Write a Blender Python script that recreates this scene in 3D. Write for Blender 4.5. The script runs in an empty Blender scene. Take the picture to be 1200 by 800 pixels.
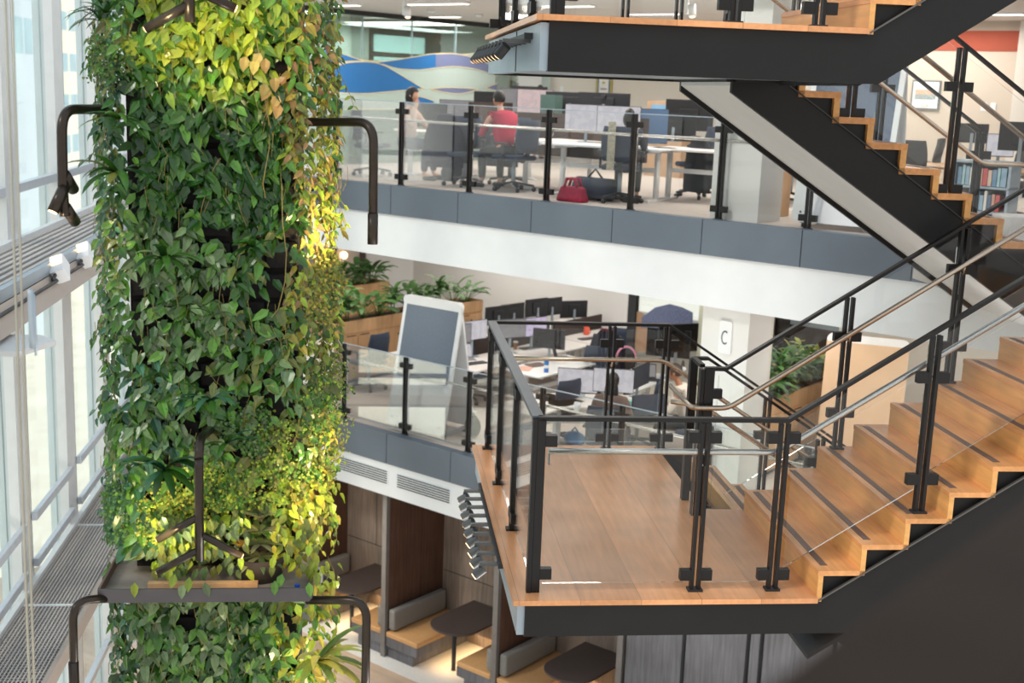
import bpy, bmesh, math, random
from mathutils import Vector, Matrix, Euler
random.seed(11)
R = math.radians
SC = bpy.context.scene
COL = SC.collection

# ------------------------------------------------------------------ camera solve (whole frame 1200 x 800)
FPX, PITCH, ROLL, CZ = 1463.34, R(11.474), R(2.161), 8.85
cp, sp, cr, sr = math.cos(PITCH), math.sin(PITCH), math.cos(ROLL), math.sin(ROLL)
FW = Vector((0, cp, -sp)); U0 = Vector((0, sp, cp)); R0 = Vector((1, 0, 0))
RT = cr*R0 + sr*U0
UP = -sr*R0 + cr*U0
# two building grids: S (stairs, window wall, planted column) and F (office floors)
AS, AF = R(6.5), R(-38.8)
MS, MF = Matrix.Rotation(AS, 4, 'Z'), Matrix.Rotation(AF, 4, 'Z')
def S(q, p, z=0.): return MS @ Vector((q, p, z))
def F(x, v, z=0.): return MF @ Vector((x, v, z))
def ray(x, y): return FW + (x-600)/FPX*RT + (400-y)/FPX*UP
def atz(x, y, z):
    d = ray(x, y); t = (z-CZ)/d.z
    return Vector((d.x*t, d.y*t, z))
def _atpl(x, y, M, axis, val):
    d = M.inverted() @ ray(x, y); t = val/d[axis]
    return Vector((d.x*t, d.y*t, CZ + d.z*t))
def atv(x, y, v): return _atpl(x, y, MF, 1, v)      # local F coords on plane v
def atx(x, y, fx): return _atpl(x, y, MF, 0, fx)    # local F coords on plane x
def atp(x, y, p): return _atpl(x, y, MS, 1, p)      # local S coords on plane p
def atq(x, y, q): return _atpl(x, y, MS, 0, q)
def fz(x, y, z): return MF.inverted() @ atz(x, y, z)
def sz(x, y, z): return MS.inverted() @ atz(x, y, z)
Z1, Z2, ZL, Z3, ZU, Z4 = 0., 3.7, 5.55, 7.4, 9.29, 11.1

# ------------------------------------------------------------------ materials
MATS = {}
def srgb(r, g, b):
    f = lambda c: (c/255/12.92) if c/255 <= .04045 else ((c/255+.055)/1.055)**2.4
    return (f(r), f(g), f(b))
def mat(name, rgb, rough=.5, metal=0., var=.08, scale=6., bump=0., emit=0., stretch=None, spec=.5, fine=None):
    if name in MATS: return MATS[name]
    m = bpy.data.materials.new(name); m.use_nodes = True
    nt = m.node_tree; N = nt.nodes; L = nt.links
    b = N['Principled BSDF']
    b.inputs['Roughness'].default_value = rough; b.inputs['Metallic'].default_value = metal
    b.inputs['Specular IOR Level'].default_value = spec
    c = srgb(*rgb)
    tc = N.new('ShaderNodeTexCoord'); mp = N.new('ShaderNodeMapping')
    L.new(tc.outputs['Object'], mp.inputs['Vector'])
    if stretch: mp.inputs['Scale'].default_value = stretch
    no = N.new('ShaderNodeTexNoise'); no.inputs['Scale'].default_value = scale; no.inputs['Detail'].default_value = 5
    L.new(mp.outputs['Vector'], no.inputs['Vector'])
    rp = N.new('ShaderNodeValToRGB')
    rp.color_ramp.elements[0].position = .3; rp.color_ramp.elements[1].position = .72
    rp.color_ramp.elements[0].color = (*[x*(1-var) for x in c], 1)
    rp.color_ramp.elements[1].color = (*[min(1, x*(1+var)) for x in c], 1)
    L.new(no.outputs['Fac'], rp.inputs['Fac']); L.new(rp.outputs['Color'], b.inputs['Base Color'])
    if bump:
        bu = N.new('ShaderNodeBump'); bu.inputs['Strength'].default_value = bump; bu.inputs['Distance'].default_value = .01
        L.new(no.outputs['Fac'], bu.inputs['Height']); L.new(bu.outputs['Normal'], b.inputs['Normal'])
    if emit:
        L.new(rp.outputs['Color'], b.inputs['Emission Color']); b.inputs['Emission Strength'].default_value = emit
    MATS[name] = m; return m
def wood(name, rgb, stretch, rough=.35, var=.22, plank=None, scale=3.):
    """timber: long stretched grain, plus optional board seams (axis, width)"""
    if name in MATS: return MATS[name]
    m = mat(name, rgb, rough, 0, var, scale, 0, stretch=stretch)
    nt = m.node_tree; N = nt.nodes; L = nt.links; b = N['Principled BSDF']
    base = b.inputs['Base Color'].links[0].from_socket; b.inputs['Specular IOR Level'].default_value = .35
    tc = [n for n in N if n.type == 'TEX_COORD'][0]
    # broad patches of tone
    n2 = N.new('ShaderNodeTexNoise'); n2.inputs['Scale'].default_value = 1.7; n2.inputs['Detail'].default_value = 2
    L.new(tc.outputs['Object'], n2.inputs['Vector'])
    mx = N.new('ShaderNodeMix'); mx.data_type = 'RGBA'; mx.blend_type = 'MULTIPLY'
    rp = N.new('ShaderNodeValToRGB'); rp.color_ramp.elements[0].color = (.8, .78, .75, 1); rp.color_ramp.elements[1].color = (1.1, 1.1, 1.1, 1)
    rp.color_ramp.elements[0].position = .3; rp.color_ramp.elements[1].position = .7
    L.new(n2.outputs['Fac'], rp.inputs['Fac']); L.new(base, mx.inputs[6]); L.new(rp.outputs['Color'], mx.inputs[7])
    mx.inputs[0].default_value = 1
    out = mx.outputs[2]
    if plank:
        ax, w = plank
        sx = N.new('ShaderNodeSeparateXYZ'); L.new(tc.outputs['Object'], sx.inputs[0])
        dv = N.new('ShaderNodeMath'); dv.operation = 'DIVIDE'; dv.inputs[1].default_value = w; L.new(sx.outputs[ax], dv.inputs[0])
        fr = N.new('ShaderNodeMath'); fr.operation = 'FRACT'; L.new(dv.outputs[0], fr.inputs[0])
        lt = N.new('ShaderNodeMath'); lt.operation = 'LESS_THAN'; lt.inputs[1].default_value = .012; L.new(fr.outputs[0], lt.inputs[0])
        fl = N.new('ShaderNodeMath'); fl.operation = 'FLOOR'; L.new(dv.outputs[0], fl.inputs[0])
        wn = N.new('ShaderNodeTexWhiteNoise'); wn.noise_dimensions = '1D'; L.new(fl.outputs[0], wn.inputs['W'])
        mr = N.new('ShaderNodeMapRange'); mr.inputs[3].default_value = .86; mr.inputs[4].default_value = 1.1; L.new(wn.outputs['Value'], mr.inputs[0])
        m2 = N.new('ShaderNodeMix'); m2.data_type = 'RGBA'; m2.blend_type = 'MULTIPLY'; m2.inputs[0].default_value = 1
        L.new(out, m2.inputs[6]); L.new(mr.outputs[0], m2.inputs[7])
        m3 = N.new('ShaderNodeMix'); m3.data_type = 'RGBA'; m3.inputs[7].default_value = (*[c*.62 for c in srgb(*rgb)], 1)
        L.new(lt.outputs[0], m3.inputs[0]); L.new(m2.outputs[2], m3.inputs[6]); out = m3.outputs[2]
    L.new(out, b.inputs['Base Color'])
    return m
def glass(name, tint=(1, 1, 1), refl=1., rough=0., haze=0.):
    if name in MATS: return MATS[name]
    m = bpy.data.materials.new(name); m.use_nodes = True
    nt = m.node_tree; N = nt.nodes; L = nt.links; N.remove(N['Principled BSDF']); out = N['Material Output']
    tr = N.new('ShaderNodeBsdfTransparent'); tr.inputs[0].default_value = (*tint, 1)
    gl = N.new('ShaderNodeBsdfGlossy'); gl.inputs['Roughness'].default_value = rough; gl.inputs[0].default_value = (1, 1, 1, 1)
    fr = N.new('ShaderNodeFresnel'); fr.inputs[0].default_value = 1.45
    mu = N.new('ShaderNodeMath'); mu.operation = 'MULTIPLY'; mu.inputs[1].default_value = refl
    nz = N.new('ShaderNodeTexNoise'); nz.inputs['Scale'].default_value = .8
    mr = N.new('ShaderNodeMapRange'); mr.inputs[3].default_value = .9; mr.inputs[4].default_value = 1.1; L.new(nz.outputs['Fac'], mr.inputs[0])
    m0 = N.new('ShaderNodeMath'); m0.operation = 'MULTIPLY'; L.new(fr.outputs[0], m0.inputs[0]); L.new(mr.outputs[0], m0.inputs[1])
    L.new(m0.outputs[0], mu.inputs[0])
    mx = N.new('ShaderNodeMixShader'); L.new(mu.outputs[0], mx.inputs[0]); L.new(tr.outputs[0], mx.inputs[1]); L.new(gl.outputs[0], mx.inputs[2])
    last = mx
    if haze:
        df = N.new('ShaderNodeBsdfDiffuse'); df.inputs[0].default_value = (*tint, 1)
        m2 = N.new('ShaderNodeMixShader'); m2.inputs[0].default_value = haze
        L.new(mx.outputs[0], m2.inputs[1]); L.new(df.outputs[0], m2.inputs[2]); last = m2
    L.new(last.outputs[0], out.inputs['Surface'])
    MATS[name] = m; return m
def leafmat(name, rough=.4, transl=.25):
    if name in MATS: return MATS[name]
    m = bpy.data.materials.new(name); m.use_nodes = True
    nt = m.node_tree; N = nt.nodes; L = nt.links; b = N['Principled BSDF']; out = N['Material Output']
    at = N.new('ShaderNodeAttribute'); at.attribute_name = 'Col'
    tc = N.new('ShaderNodeTexCoord'); nz = N.new('ShaderNodeTexNoise'); nz.inputs['Scale'].default_value = 40
    L.new(tc.outputs['Object'], nz.inputs['Vector'])
    mr = N.new('ShaderNodeMapRange'); mr.inputs[3].default_value = .75; mr.inputs[4].default_value = 1.25; L.new(nz.outputs['Fac'], mr.inputs[0])
    mx = N.new('ShaderNodeMix'); mx.data_type = 'RGBA'; mx.blend_type = 'MULTIPLY'; mx.inputs[0].default_value = 1
    L.new(at.outputs['Color'], mx.inputs[6]); L.new(mr.outputs[0], mx.inputs[7])
    L.new(mx.outputs[2], b.inputs['Base Color']); b.inputs['Roughness'].default_value = rough
    t = N.new('ShaderNodeBsdfTranslucent'); L.new(mx.outputs[2], t.inputs[0])
    ms = N.new('ShaderNodeMixShader'); ms.inputs[0].default_value = transl
    L.new(b.outputs[0], ms.inputs[1]); L.new(t.outputs[0], ms.inputs[2]); L.new(ms.outputs[0], out.inputs['Surface'])
    MATS[name] = m; return m
def glow(name, rgb, strength, stripes=None):
    if name in MATS: return MATS[name]
    m = bpy.data.materials.new(name); m.use_nodes = True
    nt = m.node_tree; N = nt.nodes; L = nt.links; b = N['Principled BSDF']
    b.inputs['Base Color'].default_value = (.02, .02, .02, 1) if stripes else (*srgb(*rgb), 1)
    b.inputs['Emission Strength'].default_value = strength
    nz = N.new('ShaderNodeTexNoise'); nz.inputs['Scale'].default_value = 3
    tc = N.new('ShaderNodeTexCoord'); L.new(tc.outputs['Object'], nz.inputs['Vector'])
    rp = N.new('ShaderNodeValToRGB'); c = srgb(*rgb)
    rp.color_ramp.elements[0].color = (*[x*.95 for x in c], 1); rp.color_ramp.elements[1].color = (*c, 1)
    L.new(nz.outputs['Fac'], rp.inputs['Fac']); src = rp.outputs['Color']
    if stripes:   # lines of text / table rows on a screen
        sx = N.new('ShaderNodeSeparateXYZ'); L.new(tc.outputs['Object'], sx.inputs[0])
        mu = N.new('ShaderNodeMath'); mu.operation = 'MULTIPLY'; mu.inputs[1].default_value = stripes; L.new(sx.outputs['Z'], mu.inputs[0])
        fr = N.new('ShaderNodeMath'); fr.operation = 'FRACT'; L.new(mu.outputs[0], fr.inputs[0])
        lt = N.new('ShaderNodeMath'); lt.operation = 'LESS_THAN'; lt.inputs[1].default_value = .35; L.new(fr.outputs[0], lt.inputs[0])
        n2 = N.new('ShaderNodeTexNoise'); n2.inputs['Scale'].default_value = 9; L.new(tc.outputs['Object'], n2.inputs['Vector'])
        gt = N.new('ShaderNodeMath'); gt.operation = 'GREATER_THAN'; gt.inputs[1].default_value = .5; L.new(n2.outputs['Fac'], gt.inputs[0])
        an = N.new('ShaderNodeMath'); an.operation = 'MULTIPLY'; L.new(lt.outputs[0], an.inputs[0]); L.new(gt.outputs[0], an.inputs[1])
        m2 = N.new('ShaderNodeMath'); m2.operation = 'MULTIPLY'; m2.inputs[1].default_value = .35; L.new(an.outputs[0], m2.inputs[0])
        mx = N.new('ShaderNodeMix'); mx.data_type = 'RGBA'; L.new(m2.outputs[0], mx.inputs[0]); L.new(src, mx.inputs[6])
        mx.inputs[7].default_value = (.1, .12, .25, 1); src = mx.outputs[2]
    L.new(src, b.inputs['Emission Color'])
    MATS[name] = m; return m

# ------------------------------------------------------------------ mesh builder
class MB:
    def __init__(s): s.v = []; s.f = []; s.c = []
    def add(s, vs, fs, col=None):
        o = len(s.v); s.v += [tuple(v) for v in vs]; s.f += [tuple(i+o for i in f) for f in fs]
        s.c += [col]*len(fs); return s
    def box(s, x0, y0, z0, x1, y1, z1):
        return s.add([(x0,y0,z0),(x1,y0,z0),(x1,y1,z0),(x0,y1,z0),(x0,y0,z1),(x1,y0,z1),(x1,y1,z1),(x0,y1,z1)],
              [(0,3,2,1),(4,5,6,7),(0,1,5,4),(1,2,6,5),(2,3,7,6),(3,0,4,7)])
    def cbox(s, c, d, rot=None):
        vs = [Vector((sx*d[0]/2, sy*d[1]/2, sz_*d[2]/2)) for sz_ in (-1,1) for sx, sy in ((-1,-1),(1,-1),(1,1),(-1,1))]
        if rot is not None: vs = [rot @ v for v in vs]
        c = Vector(c)
        return s.add([v+c for v in vs], [(0,3,2,1),(4,5,6,7),(0,1,5,4),(1,2,6,5),(2,3,7,6),(3,0,4,7)])
    def bar(s, a, b, w, h, up=(0,0,1)):
        """box section from a to b, w sideways, h along 'up'; ends cut vertical when up is z"""
        a, b = Vector(a), Vector(b); d = (b-a).normalized(); up = Vector(up)
        sd = d.cross(up)
        if sd.length < 1e-4: sd = d.cross(Vector((1,0,0)))
        sd.normalize(); sd = sd*w/2; u = up*h/2 if abs(d.dot(up)) < .95 else sd.cross(d).normalized()*h/2
        vs = [a-sd-u, a+sd-u, a+sd+u, a-sd+u, b-sd-u, b+sd-u, b+sd+u, b-sd+u]
        return s.add(vs, [(0,1,2,3),(7,6,5,4),(0,4,5,1),(1,5,6,2),(2,6,7,3),(3,7,4,0)])
    def tube(s, pts, r, n=10, r1=None):
        pts = [Vector(p) for p in pts]; m = len(pts); rings = []
        t0 = (pts[1]-pts[0]).normalized()
        ref = Vector((0,0,1)) if abs(t0.z) < .9 else Vector((1,0,0))
        nrm = t0.cross(ref).normalized()
        for i, p in enumerate(pts):
            if i == 0: t = t0
            elif i == m-1: t = (pts[i]-pts[i-1]).normalized()
            else: t = ((pts[i]-pts[i-1]).normalized()+(pts[i+1]-pts[i]).normalized()).normalized()
            nrm = (nrm - t*nrm.dot(t)).normalized(); bn = t.cross(nrm)
            rr = r if r1 is None else r+(r1-r)*i/(m-1)
            rings.append([p+rr*(math.cos(2*math.pi*k/n)*nrm+math.sin(2*math.pi*k/n)*bn) for k in range(n)])
        vs = [v for ring in rings for v in ring]; fs = []
        for i in range(m-1):
            for k in range(n):
                k2 = (k+1) % n; fs.append((i*n+k, i*n+k2, (i+1)*n+k2, (i+1)*n+k))
        fs += [tuple(range(n-1, -1, -1)), tuple((m-1)*n+k for k in range(n))]
        return s.add(vs, fs)
    def prism(s, poly, fn):
        """poly: list of 2-D points; fn(u, v, k) -> 3-D point for k = 0, 1"""
        n = len(poly)
        vs = [fn(u, v, 0) for u, v in poly]+[fn(u, v, 1) for u, v in poly]
        return s.add(vs, [tuple(range(n-1,-1,-1)), tuple(range(n, 2*n))]+[(i,(i+1)%n,n+(i+1)%n,n+i) for i in range(n)])
    def lathe(s, prof, n=16, c=(0,0,0)):
        vs = []; fs = []; m = len(prof)
        for r, z in prof:
            vs += [(c[0]+r*math.cos(2*math.pi*k/n), c[1]+r*math.sin(2*math.pi*k/n), c[2]+z) for k in range(n)]
        for i in range(m-1):
            for k in range(n):
                k2 = (k+1) % n; fs.append((i*n+k, i*n+k2, (i+1)*n+k2, (i+1)*n+k))
        fs += [tuple(range(n-1,-1,-1)), tuple((m-1)*n+k for k in range(n))]
        return s.add(vs, fs)
    def ball(s, c, r, n=10, m=7):
        prof = [(max(1e-4, math.sin(math.pi*i/m)), -math.cos(math.pi*i/m)) for i in range(m+1)]
        if not hasattr(r, '__len__'): r = (r, r, r)
        t = MB().lathe(prof, n)
        return s.add([(c[0]+x*r[0], c[1]+y*r[1], c[2]+z*r[2]) for x, y, z in t.v], t.f)
    def shift(s, d): s.v = [(a-d[0], b-d[1], c-d[2]) for a, b, c in s.v]; return s
    def build(s, name, m, parent=None, smooth=False, bevel=0., off=None, mw=None):
        if off is not None: s.shift(off)
        me = bpy.data.meshes.new(name); me.from_pydata(s.v, [], s.f); me.validate(); me.update()
        if any(c is not None for c in s.c):
            ca = me.color_attributes.new('Col', 'FLOAT_COLOR', 'CORNER')
            for p, c in zip(me.polygons, s.c):
                for li in p.loop_indices: ca.data[li].color = (*(c or (1,1,1)), 1)
        if m: me.materials.append(m)
        if smooth: me.polygons.foreach_set('use_smooth', [True]*len(me.polygons))
        o = bpy.data.objects.new(name, me); COL.objects.link(o)
        if parent: o.parent = parent
        if mw is not None: o.matrix_world = mw
        if bevel:
            md = o.modifiers.new('bevel', 'BEVEL'); md.width = bevel; md.segments = 2; md.limit_method = 'ANGLE'
        return o
def props(o, label=None, cat=None, group=None, kind=None):
    if label: o['label'] = label
    if cat: o['category'] = cat
    if group: o['group'] = group
    if kind: o['kind'] = kind
    return o
def thing(name, label, cat, loc=(0,0,0), rotz=0., group=None, kind=None):
    o = bpy.data.objects.new(name, None); COL.objects.link(o)
    o.location = loc; o.rotation_euler = (0, 0, rotz); o.empty_display_size = .1
    return props(o, label, cat, group, kind)
class T:
    """a thing laid out in a building grid: parts are given in grid coordinates, the Empty stands at 'base'"""
    def __init__(s, name, label, cat, frame, base, group=None, kind=None):
        M, a = (MS, AS) if frame == 'S' else (MF, AF)
        s.base = Vector(base); s.o = thing(name, label, cat, M @ s.base, a, group, kind)
    def part(s, name, mb, m, parent=None, **k):
        o = mb.build(name, m, parent or s.o, off=s.base, **k); return o
def solo(name, mb, m, label, cat, frame=None, base=None, group=None, kind=None, **k):
    """a one-mesh top-level object; base in grid coords becomes its origin"""
    if frame is None: M, a = Matrix.Identity(4), 0.
    else: M, a = (MS, AS) if frame == 'S' else (MF, AF)
    if base is None:
        xs, ys, zs = zip(*mb.v); base = ((min(xs)+max(xs))/2, (min(ys)+max(ys))/2, min(zs))
    o = mb.build(name, m, None, off=base, **k); o.location = M @ Vector(base); o.rotation_euler = (0,0,a)
    return props(o, label, cat, group, kind)
def struct(name, mb, m, frame=None, label=None, **k):
    return solo(name, mb, m, label, None, frame, kind='structure', **k)
def dup(root, loc, rotz, label=None, group=None, mats=None):
    r = root.copy(); COL.objects.link(r); r.location = loc; r.rotation_euler = (0, 0, rotz)
    if label: r['label'] = label
    if group: r['group'] = group
    for ch in list(root.children):
        c = ch.copy(); COL.objects.link(c); c.parent = r
        for g in list(ch.children):
            d = g.copy(); COL.objects.link(d); d.parent = c
    return r
ORD = ['first','second','third','fourth','fifth','sixth','seventh','eighth','ninth','tenth','eleventh','twelfth','thirteenth','fourteenth','fifteenth','sixteenth']

# ------------------------------------------------------------------ palette
BLACK = mat('black powder coated steel', (27,25,24), .4, .0, .1, 20, spec=.35)
STEELB = mat('black stair beam', (29,28,28), .5, 0., .12, 3, spec=.3)
BRONZE = mat('dark bronze pipe', (62,54,48), .3, .75, .1, 20)
CHROME = mat('brushed stainless tube', (200,196,190), .25, .9, .05, 40)
BRASSY = mat('warm stainless handrail', (196,176,156), .25, .85, .05, 40)
GRAYRAIL = mat('grey capping rail', (92,98,104), .4, .3, .06, 20)
WHITE = mat('white paint', (238,240,241), .6, 0, .02, 4)
CREAM = mat('cream wall paint', (226,221,212), .7, 0, .02, 3)
CEIL = mat('ceiling plaster', (222,218,213), .8, 0, .02, 3)
FASCIA = mat('blue grey fascia panel', (103,113,124), .5, .1, .05, 2)
GREYMET = mat('pale grey painted steel', (165,178,188), .4, .3, .06, 3)
TERRA = mat('terracotta paint', (166,78,56), .7, 0, .03, 3)
WOODL = wood('stair landing timber', (235,166,114), (9,.9,9), .3, .1, ('X', .41))
WOODT = wood('stair tread timber', (234,166,106), (9,.9,9), .25, .13)
WOODR = wood('stair riser timber', (240,178,108), (9,.9,9), .3, .13)
STRIP = mat('brown nosing strip', (118,92,80), .6, 0, .12, 60, .2)
OAK = wood('oak veneer', (205,164,122), (6,6,.5), .45, .12)
WALNUT = wood('dark walnut panel', (96,70,58), (10,10,.6), .45, .28)
GREYWOOD = wood('grey ash panel', (146,132,122), (10,10,.6), .5, .25)
SLATE = wood('slate stained panel', (112,112,118), (10,10,.6), .5, .25)
CARPET = mat('pale grey carpet', (196,186,178), .95, 0, .08, 90, .2)
FLOORL = wood('pale oak floor boards', (206,184,164), (.6,9,9), .4, .12, ('Y', .2))
GLASS = glass('clear balustrade glass', (.985,.992,.988), .55)
PANE = glass('window pane', (.97,.99,.985), .12)
FRITB = mat('blue window film', (42,112,176), .35, 0, .06, 2)
FRITV = mat('violet speckled film', (112,122,158), .5, 0, .4, 90)
GOLDL = mat('pale gold film edge', (214,200,158), .5)
FROST = glass('pale green frosted film', (.80,.90,.86), .6, .3, .45)
DARK = mat('charcoal plastic', (42,44,48), .5, 0, .1, 20)
NAVYF = mat('navy office fabric', (52,62,80), .9, 0, .15, 60, .2)
GREYF = mat('grey felt fabric', (118,128,142), .95, 0, .12, 90, .25)
WHITEP = mat('white lacquer', (240,242,243), .35, 0, .02, 5)
TAN = mat('tan leather seat', (212,164,112), .5, 0, .06, 20, .1)
SOFAG = mat('grey wool cushion', (138,136,132), .95, 0, .14, 80, .3)
TABLE = mat('dark umber table top', (80,70,68), .5, 0, .05, 10)
SCREENW = glow('white spreadsheet screen', (238,234,240), .62, 55)
SCREENG = glow('grey document screen', (176,172,172), .5, 40)
SCREENB = glow('lilac slide screen', (222,208,236), .7, 12)
LAMP = glow('warm lamp glow', (255,206,150), 5)
STRIPL = glow('ceiling strip light', (255,246,232), 2.2)
SKINM = mat('skin', (206,158,132), .5, 0, .05, 10)
SKIND = mat('tan skin', (176,124,94), .5, 0, .05, 10)
HAIRB = mat('black hair', (30,26,26), .45, 0, .2, 60, .3, stretch=(8,8,1))
HAIRN = mat('brown hair', (64,44,36), .45, 0, .2, 60, .3, stretch=(8,8,1))
SOIL = mat('dark soil', (48,38,32), .95, 0, .3, 60, .5)
def area(name, loc, size, power, col=(1, .95, .88), rot=(0, 0, 0), sy=None):
    l = bpy.data.lights.new(name, 'AREA'); l.energy = power; l.color = col; l.size = size
    if sy: l.shape = 'RECTANGLE'; l.size_y = sy
    o = bpy.data.objects.new(name, l); COL.objects.link(o); o.location = loc; o.rotation_euler = rot; return o
def spot(name, loc, to, power, ang=60, col=(1, .72, .4), blend=.6, r=.03):
    l = bpy.data.lights.new(name, 'SPOT'); l.energy = power; l.color = col; l.spot_size = R(ang); l.spot_blend = blend; l.shadow_soft_size = r
    o = bpy.data.objects.new(name, l); COL.objects.link(o); o.location = loc
    o.rotation_euler = (Vector(to)-Vector(loc)).to_track_quat('-Z', 'Y').to_euler(); return o
# ================================================================== SETTING: floors, fascias, walls
def fpoly(pts, z0, z1):
    """vertical prism from 2-D polygon (grid coords)"""
    return MB().prism(pts, lambda u, v, k: (u, v, z1 if k else z0))
FL, FR = -19.5, 6.0          # left / right ends of office floors in the F grid
# helper: S-grid point into F grid
def s2f(q, p):
    w = MF.inverted() @ (MS @ Vector((q, p, 0))); return (w.x, w.y)
# office floor plates: everything behind the balcony line v = 13, plus the strip on the right where the flights land
QE = 5.62                    # floor edge at the top of the flights (S grid)
def floor_plate(z, name, flm, ceil_under=True):
    crn = [(-16.4, 13.0), (FL, 13.0), (FL, 25), (5, 25), (5, 13.0)]
    f = struct(name, fpoly([(FL, 12.98), (3.2, 12.98), (3.2, 25), (FL, 25)], z-.12, z), flm, 'F')
    return f
struct('floor', MB().box(-20, 8.2, -.2, 9, 30, 0), FLOORL, 'F')
floor_plate(Z2, 'floor.001', CARPET)
floor_plate(Z3, 'floor.002', CARPET)
# landing strips beside the stairs (right, mostly outside the frame)
for i, z in enumerate((Z2, Z3)):
    a = s2f(5.62, 6.6); b = s2f(9.5, 6.6); c = s2f(9.5, 12.2); d = s2f(5.62, 12.36)
    struct('floor.00%d' % (3+i), MB().prism([(5.62,6.6),(9.5,6.6),(9.5,9.3),(5.62,12.45)], lambda u, v, k: (u, v, z-.004 if k else z-.35)), CARPET, 'S')
# ceilings of the three storeys seen
struct('ceiling', MB().box(FL, 13.05, 2.72, 3.2, 25, 2.8), CEIL, 'F')
struct('ceiling.001', MB().box(FL, 13.05, 6.38, 3.2, 25, 6.46), CEIL, 'F')
struct('ceiling.002', MB().box(FL, 13.05, 10.08, 3.2, 25, 10.16), CEIL, 'F')
# fascias: grey panels above a white bulkhead
def fascia(n, z, zg, zw, seams, name):
    mb = MB().box(FL, 12.94, zw, 3.2, 13.05, zg-.0)
    struct('trim_%d' % n, mb, WHITE, 'F')
    g = MB(); xs = [FL]+seams+[3.2]
    for a, b in zip(xs[:-1], xs[1:]): g.box(a+.006, 12.9, zg, b-.006, 13.06, z+.012)
    struct('trim_%d' % (n+1), g, FASCIA, 'F')
seams = [-(14.0-1.29*k) for k in range(13)]
fascia(1, Z3, 6.99, 6.375, seams, 'upper')
fascia(3, Z2, 3.25, 2.73, seams, 'lower')
struct('trim_5', MB().box(FL, 12.94, 10.02, 3.2, 13.05, 11.1), WHITE, 'F')
# ventilation grilles in the lower bulkhead
for k, (xa, xb) in enumerate(((-13.76, -12.71), (-12.49, -11.44))):
    t = T('ventilation_grille', ('slotted dark air grille in the white bulkhead, the one nearer the plants', 'slotted dark air grille in the white bulkhead, the one nearer the stair')[k], 'vent', 'F', ((xa+xb)/2, 12.94, 2.9), 'air grilles in the lower bulkhead')
    t.part('frame', MB().box(xa-.02, 12.925, 2.905, xb+.02, 12.942, 3.135), WHITE)
    for j in range(6):
        z = 2.93+j*.036
        t.part('slat', MB().box(xa, 12.915, z, xb, 12.93, z+.013), DARK)

# ================================================================== STAIRS
P0, P1, P2, P3 = 7.67, 9.40, 9.52, 11.25     # near flight 7.67-9.40, far flight 9.52-11.25
QL0, QL1 = .98, 3.015                        # landing
RUN = .288
def landing(z, label, name='stair_landing', bd=.27):
    QB = 2.70
    t = T(name, label, 'landing', 'S', (QL0, P0, z-.3))
    th = .035
    t.part('floor_boards', MB().prism([(QL0-.035, P0-.03), (QL1, P0-.03), (QL1, 9.46), (QB, 9.46), (QB, P3+.03), (QL0-.035, P3+.03)], lambda u, v, k: (u, v, z if k else z-th)), WOODL)
    t.part('front_beam', MB().box(QL0+.05, P0+.01, z-bd, QL1+.02, P0+.09, z-th), STEELB)
    t.part('side_beam', MB().box(QL0+.0, P0+.03, z-bd+.005, QL0+.09, P3, z-th-.012), GREYMET)
    t.part('side_joint', MB().box(QL0-.006, 9.0, z-bd+.008, QL0+.01, 9.008, z-.05), DARK)
    t.part('back_beam', MB().box(QL0+.05, P3-.08, z-bd, QB, P3, z-th), STEELB)
    t.part('inner_beam', MB().box(QB, 9.4, z-bd, QL1+.02, 9.46, z-th).box(QB-.06, 9.46, z-bd, QB, P3, z-th), STEELB)
    t.part('soffit', MB().box(QL0+.09, P0+.09, z-bd+.02, QB-.06, P3-.08, z-bd+.04).box(QB-.06, P0+.09, z-bd+.02, QL1, 9.4, z-bd+.04), GREYMET)
    return t
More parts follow.
